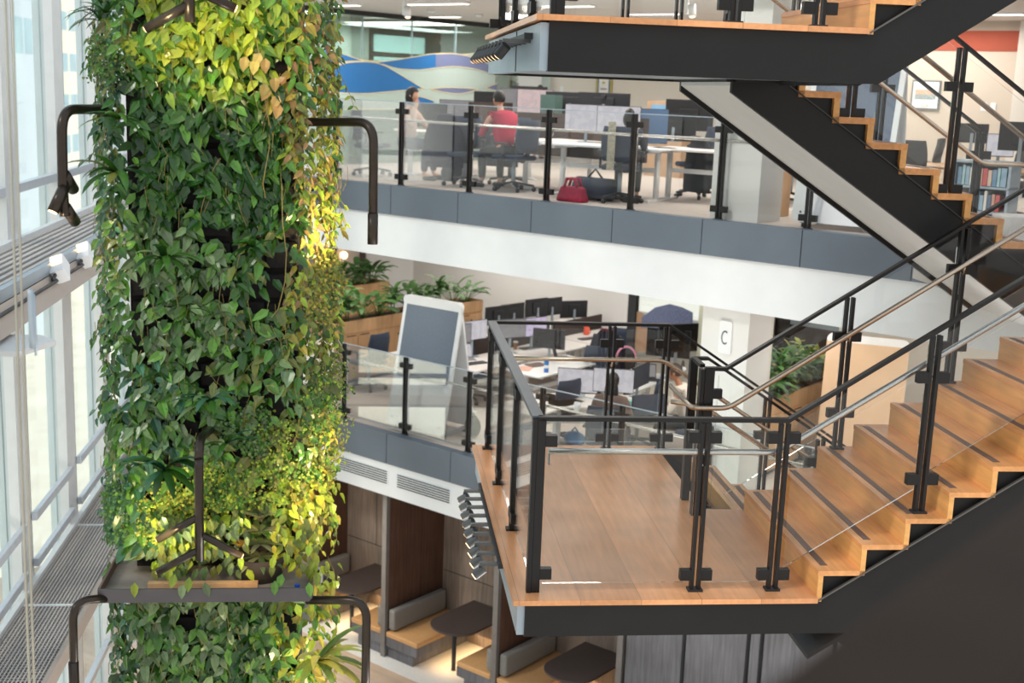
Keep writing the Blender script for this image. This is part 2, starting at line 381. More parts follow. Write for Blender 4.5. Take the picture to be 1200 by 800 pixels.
def flight(label, q0, z0, rise, n, pa, pb, d, near_str=True, white=False, top_fill=0, th=.035, cat='stair', nose=True, lead=.0, strdepth=.36, mitre=None):
    """n risers starting at q0 rising in direction d"""
    t = T('stair_flight', label, cat, 'S', (q0, (pa+pb)/2, z0-.3))
    zig = []
    for k in range(n):
        qa = q0+d*RUN*k; qb = qa+d*RUN; za = z0+rise*k; zb = za+rise
        a, b = sorted((qa, qa+d*th)); 
        t.part('riser', MB().box(a, pa, za-th, b, pb, zb-th), WOODR)
        if k < n-1 or top_fill:
            a, b = sorted((qa-d*.004, qb+d*th))
            tr = t.part('tread', MB().box(a, pa, zb-th, b, pb, zb), WOODT)
            if nose:
                a, b = sorted((qa+d*.045, qa+d*.095))
                t.part('nosing_strip', MB().box(a, pa+.1, zb-.002, b, pb-.06, zb+.003), STRIP, parent=tr).location = (0,0,0)
    # side plates: recessed filler under the steps, and the deep stringer below
    sl = rise/RUN; L = RUN*n
    def line(off): return [(q0, z0+off), (q0+d*L, z0+rise*n+off)]
    for (p, q, nm) in ((pa+.045, pa+.06, 'filler_plate'), (pb-.06, pb-.045, 'filler_plate')):
        poly = []
        for k in range(n):
            qa = q0+d*RUN*k
            poly += [(qa+d*th, z0+rise*k-th), (qa+d*th, z0+rise*(k+1)-th)]
        poly += [(q0+d*L, z0+rise*n-th), (q0+d*L, z0+rise*(n-1)-th-.03), (q0+d*th, z0-th-.03)]
        t.part(nm, MB().prism(poly, lambda u, v, k: (u, p if k == 0 else q, v)), STEELB)
    for (p, q) in ((pa+.012, pa+.07), (pb-.07, pb-.012)):
        e0, e1 = -lead*d, L+lead
        up0 = z0-th-.004
        a = (q0-d*lead, up0-sl*lead); b = (q0+d*L, up0+sl*L)
        poly = [a, b, (b[0], b[1]-strdepth), (a[0], a[1]-strdepth)]
        if mitre:   # bend into the level beam of the landing
            zb = z0-mitre; qx = q0+(zb-(up0-strdepth))/sl
            poly = [a, b, (b[0], b[1]-strdepth), (qx, zb), (q0, zb)]
        t.part('stringer', MB().prism(poly, lambda u, v, k: (u, p if k == 0 else q, v)), STEELB)
    t.part('edge_highlight', MB().bar((q0, pa+.004, up0+.004), (q0+d*L, pa+.004, up0+sl*L+.004), .02, .012), mat('painted edge highlight', (104, 100, 96), .4, .4) if not white else mat('dark steel edge', (46, 43, 41), .5))  # paler colour stands in for light catching the stringer's top edge
    s0 = z0-th-.004-strdepth+.05
    poly = [(q0-d*lead, s0-sl*lead), (q0+d*L, s0+sl*L), (q0+d*L, s0+sl*L+.03), (q0-d*lead, s0-sl*lead+.03)]
    t.part('soffit', MB().prism(poly, lambda u, v, k: (u, pa+.07 if k == 0 else pb-.07, v)), WHITE if white else STEELB)
    return t
RA = (Z3-ZL)/10; RB = (ZU-Z3)/10
landing(ZL, 'broad timber half landing of the near stair with dark steel edge')
landing(ZU, 'timber half landing overhead, at the top of the photo', bd=.335)
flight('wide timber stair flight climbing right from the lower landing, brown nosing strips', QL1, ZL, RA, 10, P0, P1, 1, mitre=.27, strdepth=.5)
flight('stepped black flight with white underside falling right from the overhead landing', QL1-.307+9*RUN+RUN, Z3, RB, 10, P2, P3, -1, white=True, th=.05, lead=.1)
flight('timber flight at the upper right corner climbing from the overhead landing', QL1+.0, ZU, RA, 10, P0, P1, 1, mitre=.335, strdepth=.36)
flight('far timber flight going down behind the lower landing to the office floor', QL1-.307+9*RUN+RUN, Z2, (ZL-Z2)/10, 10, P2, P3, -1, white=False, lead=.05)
# bits of landing that meet the far flights are part of the far flights' top riser; close the wedge between the flights
# ---- balustrades -------------------------------------------------------------------------------
HB = 1.2
def post_parts(t, pos, d, h, base_plate=True, zc=(.115, 1.08), sides=(1, 1), m=BLACK, zl=0., wide=False):
    """twin flat bars with clamp blocks; d is the 2-D direction of the rail"""
    q, p, z = pos; dx, dy = d
    nx, ny = -dy, dx
    root = None
    mb = MB()
    for s in (-1, 1):
        c = (q+dx*.024*s, p+dy*.024*s)
        mb.bar((c[0], c[1], z-zl), (c[0], c[1], z+h), .022 if not wide else .03, .05, up=(nx, ny, 0))
    po = t.part('post', mb, m)
    for zz in zc:
        for s in (-1, 1):
            if not sides[0 if s < 0 else 1]: continue
            a = (q+dx*s*.036, p+dy*s*.036, z+zz); b = (q+dx*s*.11, p+dy*s*.11, z+zz)
            t.part('clamp', MB().bar(a, b, .05, .075), m, parent=po).location = (0,0,0)
    if base_plate:
        mb = MB().cbox((q, p, z+.008), (.1, .07, .016)); t.part('base_plate', mb, DARK, parent=po).location = (0,0,0)
    return po
def panel(t, a, b, zlow=.075, zhigh=1.15, th=.012, m=GLASS):
    """glass between floor points a and b (q, p, z), inset a little from the posts"""
    a = Vector(a); b = Vector(b); d = (b-a); L2 = Vector((d.x, d.y, 0)).length; ins = .05/L2
    a2, b2 = a.lerp(b, ins), a.lerp(b, 1-ins); n = Vector((-d.y, d.x, 0)).normalized()*th/2
    vs = []
    for s in (-1, 1):
        vs += [a2+n*s+Vector((0,0,zlow)), b2+n*s+Vector((0,0,zlow)), b2+n*s+Vector((0,0,zhigh)), a2+n*s+Vector((0,0,zhigh))]
    t.part('glass_panel', MB().add(vs, [(0,1,2,3),(7,6,5,4),(0,4,5,1),(1,5,6,2),(2,6,7,3),(3,7,4,0)]), m)
def rail_run(t, pts, h=HB, w=.05, th=.028, m=BLACK):
    mb = MB()
    for a, b in zip(pts[:-1], pts[1:]):
        mb.bar(Vector(a)+Vector((0,0,h)), Vector(b)+Vector((0,0,h)), w, th)
    t.part('top_rail', mb, m)
def handrail(t, pts, h, off=(0,0), r=.021, m=BRASSY, brackets=()):
    P_ = [Vector(p)+Vector((off[0], off[1], h)) for p in pts]
    # soften corners
    sm = [P_[0]]
    for i in range(1, len(P_)-1):
        a, b, c = P_[i-1], P_[i], P_[i+1]; r0 = min(.07, (a-b).length/3, (c-b).length/3)
        s = b+(a-b).normalized()*r0; e = b+(c-b).normalized()*r0
        for k in range(5):
            u = k/4; sm.append(s*(1-u)**2+b*2*u*(1-u)+e*u*u)
    sm.append(P_[-1])
    hr = t.part('handrail', MB().tube(sm, r, 12), m, smooth=True)
    for (q, p, z) in brackets:
        mb = MB().tube([(q, p, z+h-.07), (q+off[0]*.8, p+off[1]*.8, z+h-.08), (q+off[0], p+off[1], z+h-.015)], .008, 8)
        t.part('bracket', mb, m, parent=hr, smooth=True).location = (0,0,0)
SLA = RA/RUN; SLB = RB/RUN
def stepz(q, z0, q0, rise): return z0+rise*(math.floor((q-q0)/RUN)+1)
for z, tag_, n in ((ZL, 'lower landing', 0), (ZU, 'overhead landing', 1)):
    PF = 7.8; QS = 1.08; PB = 11.15
    up = n == 1
    # --- left side and front, then up flight A near side
    t = T('glass_balustrade', 'frameless glass balustrade along the left side of the %s' % tag_, 'balustrade', 'S', (QS, 9.4, z), 'stair balustrades')
    ys = [11.15, 10.1, 8.99, PF]
    for y in ys[:-1]: post_parts(t, (QS, y, z), (0, 1), HB-.02, m=BLACK)
    for a, b in zip(ys[:-1], ys[1:]): panel(t, (QS, a, z), (QS, b, z))
    rail_run(t, [(QS, y, z) for y in ys], w=.075, m=GRAYRAIL)
    t = T('glass_balustrade', 'glass balustrade with black posts along the front of the %s and up its flight' % tag_, 'balustrade', 'S', (2, PF, z), 'stair balustrades')
    mb = MB().bar((QS-.02, PF, z-.0), (QS-.02, PF, z+HB), .03, .06, up=(0,1,0)); mb.bar((QS+.025, PF+.0, z), (QS+.025, PF, z+HB), .055, .05, up=(0,1,0))
    po = t.part('corner_post', mb, BLACK)
    for zz in (.13, 1.05): t.part('clamp', MB().bar((QS+.05, PF, z+zz), (QS+.13, PF, z+zz), .05, .075), BLACK, parent=po).location = (0,0,0)
    qs = [QS+.02, 2.2, 2.74]
    for q in qs[1:]: post_parts(t, (q, PF, z), (1, 0), HB-.02)
    for a, b in zip(qs[:-1], qs[1:]): panel(t, (a, PF, z), (b, PF, z), .06, 1.13)
    zs = lambda q: z+max(0., (q-2.76)*SLA)
    sq = [2.76, 3.73, 4.60, 5.47]
    for a, b in zip(sq[:-1], sq[1:]): panel(t, (a, PF, zs(a)), (b, PF, zs(b)), .13 if a < 3 else .2, 1.14)
    for q in sq[1:]: post_parts(t, (q, PF, stepz(q, z, QL1, RA)), (1, 0), zs(q)+HB-.03-stepz(q, z, QL1, RA), zc=(.24, .95), zl=.0)
    rail_run(t, [(QS, PF, z), (2.76, PF, z), (5.5, PF, zs(5.5))])
    handrail(t, [(QS+.09, PF, z), (2.73, PF, z), (5.6, PF, zs(5.6))], .955, (0, .075), m=CHROME, brackets=[(QS+.09, PF, z), (2.2, PF, z), (3.73, PF, zs(3.73)), (4.6, PF, zs(4.6))])
    # --- inner side of flight A (far side) returning round the end of the far flight
    PA, PBi = 9.33, 9.66; QE0 = 2.6
    t = T('glass_balustrade', 'inner glass balustrade on the far edge of the flight climbing from the %s' % tag_, 'balustrade', 'S', (QE0, PA, z), 'stair balustrades')
    mb = MB().bar((QE0-.03, PA, z), (QE0-.03, PA, z+HB), .03, .07, up=(0,1,0)); mb.bar((QE0+.03, PA, z), (QE0+.03, PA, z+HB), .075, .06, up=(0,1,0))
    po = t.part('corner_post', mb, BLACK); t.part('clamp', MB().bar((QE0+.06, PA, z+1.0), (QE0+.14, PA, z+1.0), .05, .075), BLACK, parent=po).location = (0,0,0)
    sq = [2.76, 3.722, 4.6, 5.47]
    panel(t, (QE0+.05, PA, z), (2.76, PA, z))
    for a, b in zip(sq[:-1], sq[1:]): panel(t, (a, PA, zs(a)), (b, PA, zs(b)), .13, 1.14)
    for q in sq[1:]: post_parts(t, (q, PA, stepz(q, z, QL1, RA)), (1, 0), zs(q)+HB-.03-stepz(q, z, QL1, RA), zc=(.3, .92))
    rail_run(t, [(QE0, PA, z), (2.76, PA, z), (5.5, PA, zs(5.5))])
    handrail(t, [(QE0-.11, PBi+.4, z), (QE0-.11, PA, z), (2.78, PA, z), (5.6, PA, zs(5.6))], .9, (0, -.07), brackets=[(3.722, PA, zs(3.722)), (4.6, PA, zs(4.6))])
    # --- inner side of the far flight going down
    zd = lambda q: z-max(0., (q-2.72)*SLA)
    t = T('glass_balustrade', 'inner glass balustrade of the far flight falling from the %s' % tag_, 'balustrade', 'S', (QE0, PBi, z), 'stair balustrades')
    if n == 0:
        mb = MB().bar((QE0, PBi+.05, z), (QE0, PBi+.05, z+HB), .06, .07, up=(0,1,0)); t.part('corner_post', mb, BLACK)
        rail_run(t, [(QE0, PA+.1, z), (QE0, PBi+.05, z), (QE0+.12, PBi+.05, z), (5.3, PBi+.05, zd(5.3))], w=.04)
        sq = [2.72, 3.73, 4.6, 5.3]
        for a, b in zip(sq[:-1], sq[1:]): panel(t, (a, PBi+.05, zd(a)), (b, PBi+.05, zd(b)), .0, 1.14)
        for q in sq[1:]: post_parts(t, (q, PBi+.05, zd(q)-.1), (1, 0), HB+.07, base_plate=False)
        handrail(t, [(QE0-.11, PBi+.2, z), (2.72, PBi+.05, z), (5.3, PBi+.05, zd(5.3))], .78, (0, .07))
        # --- back of landing and the far side of the far flight
        t = T('glass_balustrade', 'glass balustrade along the back of the lower landing and down the far flight', 'balustrade', 'S', (2, PB, z), 'stair balustrades')
        qs = [QS, 2.2, 2.72]
        for q in qs[1:]: post_parts(t, (q, PB, z), (1, 0), HB-.02, zc=(.12, 1.02))
        for a, b in zip(qs[:-1], qs[1:]): panel(t, (a, PB, z), (b, PB, z))
        for a, b in zip(sq[:-1], sq[1:]): panel(t, (a, PB, zd(a)), (b, PB, zd(b)), .0, 1.14)
        for q in sq[1:]: post_parts(t, (q, PB, zd(q)-.1), (1, 0), HB+.07, base_plate=False, zc=(.2, .9))
        rail_run(t, [(QS, PB, z), (2.73, PB, z), (5.3, PB, zd(5.3))], w=.05)
        handrail(t, [(QS+.2, PB, z), (2.68, PB, z), (5.3, PB, zd(5.3))], .88, (0, -.07), brackets=[(2.2, PB, z)])
    else:
        zu = lambda q: ZU-max(0., (q-2.72)*SLB)
        PN = 9.6
        rail_run(t, [(2.62, PN, z), (2.76, PN, z), (5.4, PN, zu(5.4))], h=1.22)
        sq = [2.76, 3.69, 4.553, 5.42]
        for a, b in zip(sq[:-1], sq[1:]): panel(t, (a, PN, zu(a)), (b, PN, zu(b)), .12, 1.16)
        for q in sq[1:]:
            k = math.floor((q-2.707)/RUN)+1; zz = ZU-RB*k
            post_parts(t, (q, PN, zz), (1, 0), zu(q)+1.2-zz, zc=(.22, 1.02))
        handrail(t, [(2.6, PN, z), (2.76, PN, z), (5.45, PN, zu(5.45))], .93, (0, .07))
        t = T('glass_balustrade', 'far glass balustrade of the black stepped flight below the overhead landing', 'balustrade', 'S', (2, PB, z), 'stair balustrades')
        for q in (QS, 2.16, 2.64): post_parts(t, (q, PB, z), (1, 0), HB-.02, zc=(.1, 1.05))
        for a, b in ((QS, 2.16), (2.16, 2.64)): panel(t, (a, PB, z), (b, PB, z))
        sq = [2.72, 3.7, 4.567, 5.55]
        for a, b in zip(sq[:-1], sq[1:]): panel(t, (a, PB, zu(a)), (b, PB, zu(b)), .12, 1.14)
        for q in sq[1:]:
            k = min(10, math.floor((q-2.707)/RUN)+1); zz = ZU-RB*k
            post_parts(t, (q, PB, zz), (1, 0), zu(q)+1.17-zz, zc=(.12, 1.0))
        rail_run(t, [(QS, PB, z), (2.72, PB, z), (5.55, PB, zu(5.55))])
        handrail(t, [(QS+.2, PB, z), (2.72, PB, z), (5.56, PB, zu(5.56)), (6.6, PB, zu(5.56))], .9, (0, -.07))

# ---- office balcony balustrades ------------------------------------------------------------------
def balcony(z, xs, label, hz):
    t = T('glass_balustrade', label, 'balustrade', 'F', ((xs[0]+xs[-1])/2, 13.06, z), 'balcony balustrades')
    for x in xs: post_parts(t, (x, 13.09, z), (1, 0), HB-.01, zc=(.13, 1.06))
    for a, b in zip(xs[:-1], xs[1:]): panel(t, (a, 13.09, z), (b, 13.09, z), .05, 1.19)
    mb = MB().box(xs[0], 13.08, z+1.19, xs[-1], 13.10, z+1.2); t.part('top_rail', mb, GREYMET)
    handrail(t, [(xs[0], 13.09, z), (xs[-1], 13.09, z)], hz, (0, .09), r=.02, m=CHROME, brackets=[(x, 13.09, z) for x in xs[1:-1]])
xs3 = [-(14.08+1.31*k) for k in range(4, 0, -1)]+[-14.08, -12.70, -11.39, -10.04, -8.71, -7.45, -6.3]
balcony(Z3, xs3, 'long glass balustrade along the upper office balcony', .93)
balcony(Z2, [-(13.83+1.31*k) for k in range(4, 0, -1)]+[-13.83, -12.52, -11.26, -9.95, -8.65, -7.35, -6.05, -4.8], 'long glass balustrade along the lower office balcony above the air grilles', .93)

# ================================================================== WINDOW WALL, WALKWAYS, OUTSIDE
QW = -3.6
MULL = mat('pale grey aluminium mullion', (222, 225, 226), .4, .15, .04, 5)
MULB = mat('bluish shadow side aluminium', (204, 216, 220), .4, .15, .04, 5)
TRANS = mat('satin aluminium rail', (206, 212, 220), .3, .25, .05, 10)
PM = [8.66-2.05*2, 8.66-2.05, 8.66, 10.71, 12.76, 14.8, 16.86, 18.9, 20.95, 23.0, 25.05]
for i, p in enumerate(PM):
    t = T('window_%d' % (i+1), None, None, 'S', (QW, p, 0), kind='structure')
    t.part('mullion', MB().box(QW-.1, p, -.1, QW, p+.42, 15), MULL)
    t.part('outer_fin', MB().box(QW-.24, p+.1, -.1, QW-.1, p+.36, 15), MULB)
    t.part('gasket', MB().box(QW-.02, p+.42, -.1, QW-.004, p+.45, 15), DARK)
    if i+1 < len(PM):
        q = PM[i+1]
        for z in (1.0, 7.66, 11.3): t.part('transom', MB().box(QW-.08, p+.42, z-.045, QW-.002, q, z+.045), TRANS)
        t.part('pane', MB().box(QW-.17, p+.36, -.1, QW-.155, q+.1, 15), PANE)
struct('wall_back', MB().box(-4.6, 27.0, -.2, 3.5, 27.2, 15), WHITE, 'S')
def walkway(z, label, n, open_grid):
    qa, qb = -3.54, -2.88
    t = T('service_walkway', label, 'walkway', 'S', ((qa+qb)/2, 12, z-.3))
    t.part('wall_curb', MB().box(qa-.06, 3, z-.06, qa, 26.9, z+.05), MULL)
    gm = TRANS
    g = MB(); n_ = 17 if open_grid else 8; hw_ = .006 if open_grid else .021
    for k in range(n_):
        q = qa+.02+(qb-qa-.06)*k/(n_-1); g.box(q-hw_, 3, z-.03, q+hw_, 26.9, z)
    gm = mat('galvanised grating', (196, 190, 186), .45, .2, .06, 20)
    t.part('grating_bars', g, gm)
    if open_grid:
        g = MB(); y = 6.5
        while y < 20: g.box(qa, y-.004, z-.024, qb-.03, y+.004, z-.004); y += .055
        ob = t.part('grating_cross_bars', g, gm); ob['kind'] = 'stuff'
        for y in (8.2, 10.1, 12.5, 14.9, 17.3): t.part('panel_joint', MB().box(qa, y, z-.03, qb-.03, y+.05, z+.002), MULL)
    t.part('tray', MB().box(qa, 3, z-.2, qb-.02, 26.9, z-.15), mat('grey walkway tray', (104, 98, 96), .6, .2))
    BR = mat('taupe steel edge beam', (176, 164, 154), .5, .2, .06, 2)
    if open_grid:
        t.part('edge_beam', MB().box(qb-.03, 3, z-.14, qb+.02, 26.9, z+.03), BR)
    else:
        t.part('edge_kerb', MB().box(qb-.06, 3, z-.08, qb-.0, 26.9, z+.02), GREYMET)
        # fascia leaning inwards below the walkway
        poly = [(qb-.03, z-.1), (qb+.0, z-.09), (qb+.12, z-.28), (qb+.09, z-.30)]
        t.part('edge_beam', MB().prism(poly, lambda u, v, k: (u, 26.9 if k else 3, v)), BR)
        t.part('conduit', MB().tube([(qb+.05, 3, z-.14), (qb+.05, 26.9, z-.14)], .016, 8), DARK)
        for y in (9.3, 15.3):
            poly = [(qb-.25, y), (qb+.30, y), (qb+.46, y+.42), (qb+.3, y+.62), (qb-.25, y+.62)]
            t.part('bracket_plate', MB().prism(poly, lambda u, v, k: (u, v, z-.36 if k == 0 else z-.32)), MULL)
    return t
walkway(7.14, 'upper slatted service walkway along the window wall carrying floodlights', 0, False)
walkway(3.44, 'lower open-grid service walkway at the foot of the window wall', 1, True)
# guard rails on the lower walkway
for j, z in enumerate((4.18, 3.66)):
    for i, p in enumerate(PM[2:7]):
        mb = MB().box(QW+.01, p+.38, z-.045, QW+.07, PM[i+3]+.02, z+.045)
        solo('guard_rail', mb, TRANS, '%s aluminium guard rail bar in the %s bay of the lower window wall' % (('upper', 'lower')[j], ORD[i]), 'rail', 'S', group='guard rails by the window wall', bevel=.006)
# floodlights on the upper walkway edge
for i, (x, y) in enumerate(((70, 315), (100, 299), (128, 284))):
    b = atq(x, y, -2.82)
    if i == 3: b = Vector((-2.82, 10.4, 7.05))
    lab = ['square white floodlight on the walkway edge, lowest and nearest of the three lit ones', 'square white floodlight on the walkway edge, middle of the three lit ones', 'square white floodlight on the walkway edge, half hidden by the leaves', 'square floodlight on the walkway edge behind the hanging cables'][i]
    t = T('floodlight', lab, 'light', 'S', b-Vector((0, 0, .06)), 'floodlights along the upper walkway')
    rot = Euler((R(35), R(-20), 0)).to_matrix()
    h = t.part('housing', MB().cbox(b, (.13, .22, .15), rot), WHITE, bevel=.006)
    t.part('lens', MB().cbox(b+rot @ Vector((0, .04, .078)), (.1, .11, .008), rot), LAMP)
    t.part('yoke', MB().bar(b+Vector((0, -.02, 0)), b+Vector((-.02, -.2, -.07)), .02, .03), DARK)
# pair of suspension cables
t = T('suspension_cable', 'pair of thin steel suspension cables with a clamp, hanging at the far left', 'cable', 'S', (-2.12, 5.2, 0))
for k, dx in enumerate((0, .03)):
    a = atp(6+dx*270, 0, 5.2); b = atp(34.5+dx*190, 800, 5.2)
    d = (b-a)/(b-a).z; t.part('cable', MB().tube([a+d*(14-a.z), b-d*b.z], .0055, 8), mat('galvanised cable', (176, 172, 158), .35, .6), smooth=True)
a = atp(36, 345, 5.2); b = atp(38.5, 408, 5.2); m_ = a.lerp(b, .5)
t.part('clamp', MB().tube([a+Vector((0,0,.02)), a, m_, b], .013, 10), GREYMET, smooth=True)
t.part('turnbuckle', MB().tube([a+Vector((.012,0,0)), b+Vector((.012,0,-.03))], .006, 8), GREYMET, smooth=True)

# outside: street, pale facade, light concrete building; faint glow stands in for daylight
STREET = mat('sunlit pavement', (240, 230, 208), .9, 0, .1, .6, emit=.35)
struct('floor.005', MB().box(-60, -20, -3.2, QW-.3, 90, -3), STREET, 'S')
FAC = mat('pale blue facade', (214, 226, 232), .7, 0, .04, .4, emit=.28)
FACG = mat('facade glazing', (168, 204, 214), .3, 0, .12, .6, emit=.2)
def facade(q, p0, p1, z1, label, m, step=1.5, floor_h=2.3, base=3.):
    t = T('building', label, 'building', 'S', (q, (p0+p1)/2, -3))
    t.part('wall', MB().box(q-6, p0, -3, q, p1, z1), m)
    z = base
    while z+1.6 < z1:
        y = p0+.4; g = MB()
        while y+1.0 < p1: g.box(q, y, z, q+.04, y+step*.74, z+1.5); y += step
        t.part('window_row', g, FACG); z += floor_h
    return t
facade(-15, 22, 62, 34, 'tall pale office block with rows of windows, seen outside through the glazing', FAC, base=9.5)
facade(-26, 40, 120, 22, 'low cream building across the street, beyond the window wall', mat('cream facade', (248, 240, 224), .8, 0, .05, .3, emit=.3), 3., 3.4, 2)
# a parked street light and kerb line give the street some shapes
for i, p in enumerate((17, 24, 33)):
    t = T('street_lamp', 'grey street lamp outside the window wall, %s from the camera' % ORD[i], 'lamp', 'S', (-7.5-i, p, -3), 'street lamps outside')
    t.part('pole', MB().tube([(-7.5-i, p, -3), (-7.5-i, p, 3.4)], .06, 10, .035), TRANS, smooth=True)
    t.part('arm', MB().tube([(-7.5-i, p, 3.4), (-7.2-i, p, 3.7), (-6.4-i, p, 3.75)], .03, 8), TRANS, smooth=True)
    t.part('lamp_head', MB().cbox((-6.2-i, p, 3.74), (.6, .18, .08)), TRANS, bevel=.02)
# ================================================================== GROUND FLOOR: booths
# booth grid in F coords: partitions at x = -14.6, -12.78, -11.02, -9.28 ; fronts at v = 13.1, back wall v = 14.75
BV0, BV1 = 13.08, 14.42
struct('wall_booth_back', MB().box(-17, BV1, 0, -8.4, BV1+.12, 2.72), GREYWOOD, 'F')
for i, x in enumerate((-15.6, -13.85, -12.1, -10.35)):
    pass
PX = [-15.16, -12.90, -10.64, -8.48]
for i, x in enumerate(PX):
    lab = ['dark walnut booth partition nearest the planted column', 'tall dark walnut partition between the first two booths, pale steel edge', 'dark walnut partition behind the row of small spotlights', 'dark partition at the end of the booths below the landing'][i]
    t = T('booth_partition', lab, 'partition', 'F', (x, 13.9, 0), 'booth partitions')
    for k, (a, b) in enumerate(((BV0+.07, BV0+.80), (BV0+.82, BV1))):
        t.part('panel', MB().box(x-.04, a, .36, x+.04, b, 2.72), WALNUT, bevel=.003)
    t.part('base', MB().box(x-.035, BV0+.07, 0, x+.035, BV1-.01, .36), SLATE)
    t.part('edge_post', MB().box(x-.045, BV0, 0, x+.045, BV0+.07, 2.72), mat('satin steel edge', (132, 128, 126), .4, .3))
    if i < 3:
        # bench on the right-hand side of this partition, bench on the left-hand side of the next one
        for side, xa, xb, back in (('left', x+.06, x+.72, x+.06), ('right', PX[i+1]-.72, PX[i+1]-.06, PX[i+1]-.06)):
            who = ['booth nearest the planted column', 'middle booth', 'booth below the landing'][i]
            b = T('booth_bench', 'tan booth bench with grey cushion, %s-hand one of the %s' % (side, who), 'bench', 'F', ((xa+xb)/2, 13.9, 0), 'booth benches')
            b.part('base', MB().box(xa+(.0 if side == 'left' else .12), BV0+.06, 0, xb-(.12 if side == 'left' else 0), BV1-.01, .2), SLATE)
            b.part('seat_box', MB().box(xa, BV0+.02, .2, xb, BV1-.01, .36), SLATE, bevel=.004)
            b.part('seat_pad', MB().box(xa, BV0+.01, .36, xb+(.01 if side == 'left' else 0), BV1-.01, .44), TAN, bevel=.015)
            s = 1 if side == 'left' else -1
            x0, x1 = sorted((back+s*.0, back+s*.13))
            b.part('back_cushion', MB().box(x0, BV0+.06, .455, x1, BV1-.06, .80), SOFAG, bevel=.035)
        xc = (x+PX[i+1])/2
        tb = T('booth_table', ['dark rounded booth table with a backpack beside it', 'dark rounded booth table in the middle booth, single leg', 'dark rounded booth table partly under the landing'][i], 'table', 'F', (xc, 13.9, 0), 'booth tables')
        hw = .40
        poly = [(xc-hw, BV1-.01)]+[(xc-hw*math.cos(a), BV0+.42-.34*math.sin(a)) for a in [math.pi*k/14 for k in range(15)]]+[(xc+hw, BV1-.01)]
        tb.part('table_top', MB().prism(poly, lambda u, v, k: (u, v, .76 if k else .73)), TABLE)
        tb.part('leg', MB().tube([(xc, BV0+.42, 0), (xc, BV0+.42, .73)], .035, 12), DARK, smooth=True)
        tb.part('bracket', MB().box(xc-hw+.04, BV1-.06, .66, xc+hw-.04, BV1-.01, .73), DARK)
        ow = solo('power_outlet', MB().box(xc+.22, BV1-.012, .95, xc+.36, BV1, 1.04), DARK, 'small dark power outlet on the wood wall of the %s' % who, 'outlet', 'F', group='booth outlets')
        # rug-like pale inlay below the tables
        struct('floor.01%d' % i, MB().box(x+.0, BV0-.25, 0, PX[i+1]-.0, BV1, .006), mat('pale stone inlay floor', (226, 226, 224), .6, 0, .08, 40), 'F')
        area('under_bench_light', F(xc-.1, 13.9, .19), .5, 5, (1, .62, .28), (0, 0, AF), 1.2)
    struct('trim_2%d' % i, MB().box(x+.06, BV1-.006, 1.09, x+2.2, BV1, 1.10), DARK, 'F')
    for k in (1, 2): struct('trim_3%d' % (i*2+k), MB().box(x+.75*k-.004, BV1-.005, 1.1, x+.75*k+.004, BV1, 2.72), DARK, 'F')
# wall of slate boards to the right of the booths
xs = [-8.42, -7.52, -6.62, -6.44, -5.5, -4.6, -3.7]
for i, (a, b) in enumerate(zip(xs[:-1], xs[1:])):
    struct('wall_slate_%d' % (i+1), MB().box(a+.03, 13.1, 0, b-.03, 13.2, 2.72), SLATE, 'F')
struct('wall_slate_backing', MB().box(-8.42, 13.2, 0, 3, 13.26, 2.72), DARK, 'F')
# backpack on the first bench, with a red strap end
bx = F(-14.75, 13.55, .44)
t = thing('backpack', 'black and grey backpack leaning on the booth bench beside the dark table', 'backpack', bx, AF)
MB().ball((0, 0, .2), (.19, .15, .21), 14, 10).build('bag', DARK, t, smooth=True)
MB().tube([(-.13, -.15, .02), (-.14, -.19, .2), (-.1, -.15, .36), (0, -.1, .42), (.1, -.15, .36), (.14, -.19, .2), (.13, -.15, .02)], .022, 8).build('straps', mat('silver grey strap', (170, 172, 176), .6), t, smooth=True)
MB().ball((0, -.13, .14), (.12, .05, .1), 10, 6).build('front_pocket', GREYF, t, smooth=True)
t = thing('scarf', 'red folded scarf lying on the bench behind the backpack', 'scarf', F(-14.72, 13.95, .44), AF)
MB().ball((0, 0, .06), (.16, .09, .06), 12, 6).build('fold', mat('red knit', (190, 52, 40), .9, 0, .2, 40, .3), t, smooth=True)
MB().ball((.2, .02, .1), (.08, .05, .03), 10, 6).build('end', mat('pale knit', (220, 200, 190), .9, 0, .2, 40), t, smooth=True)

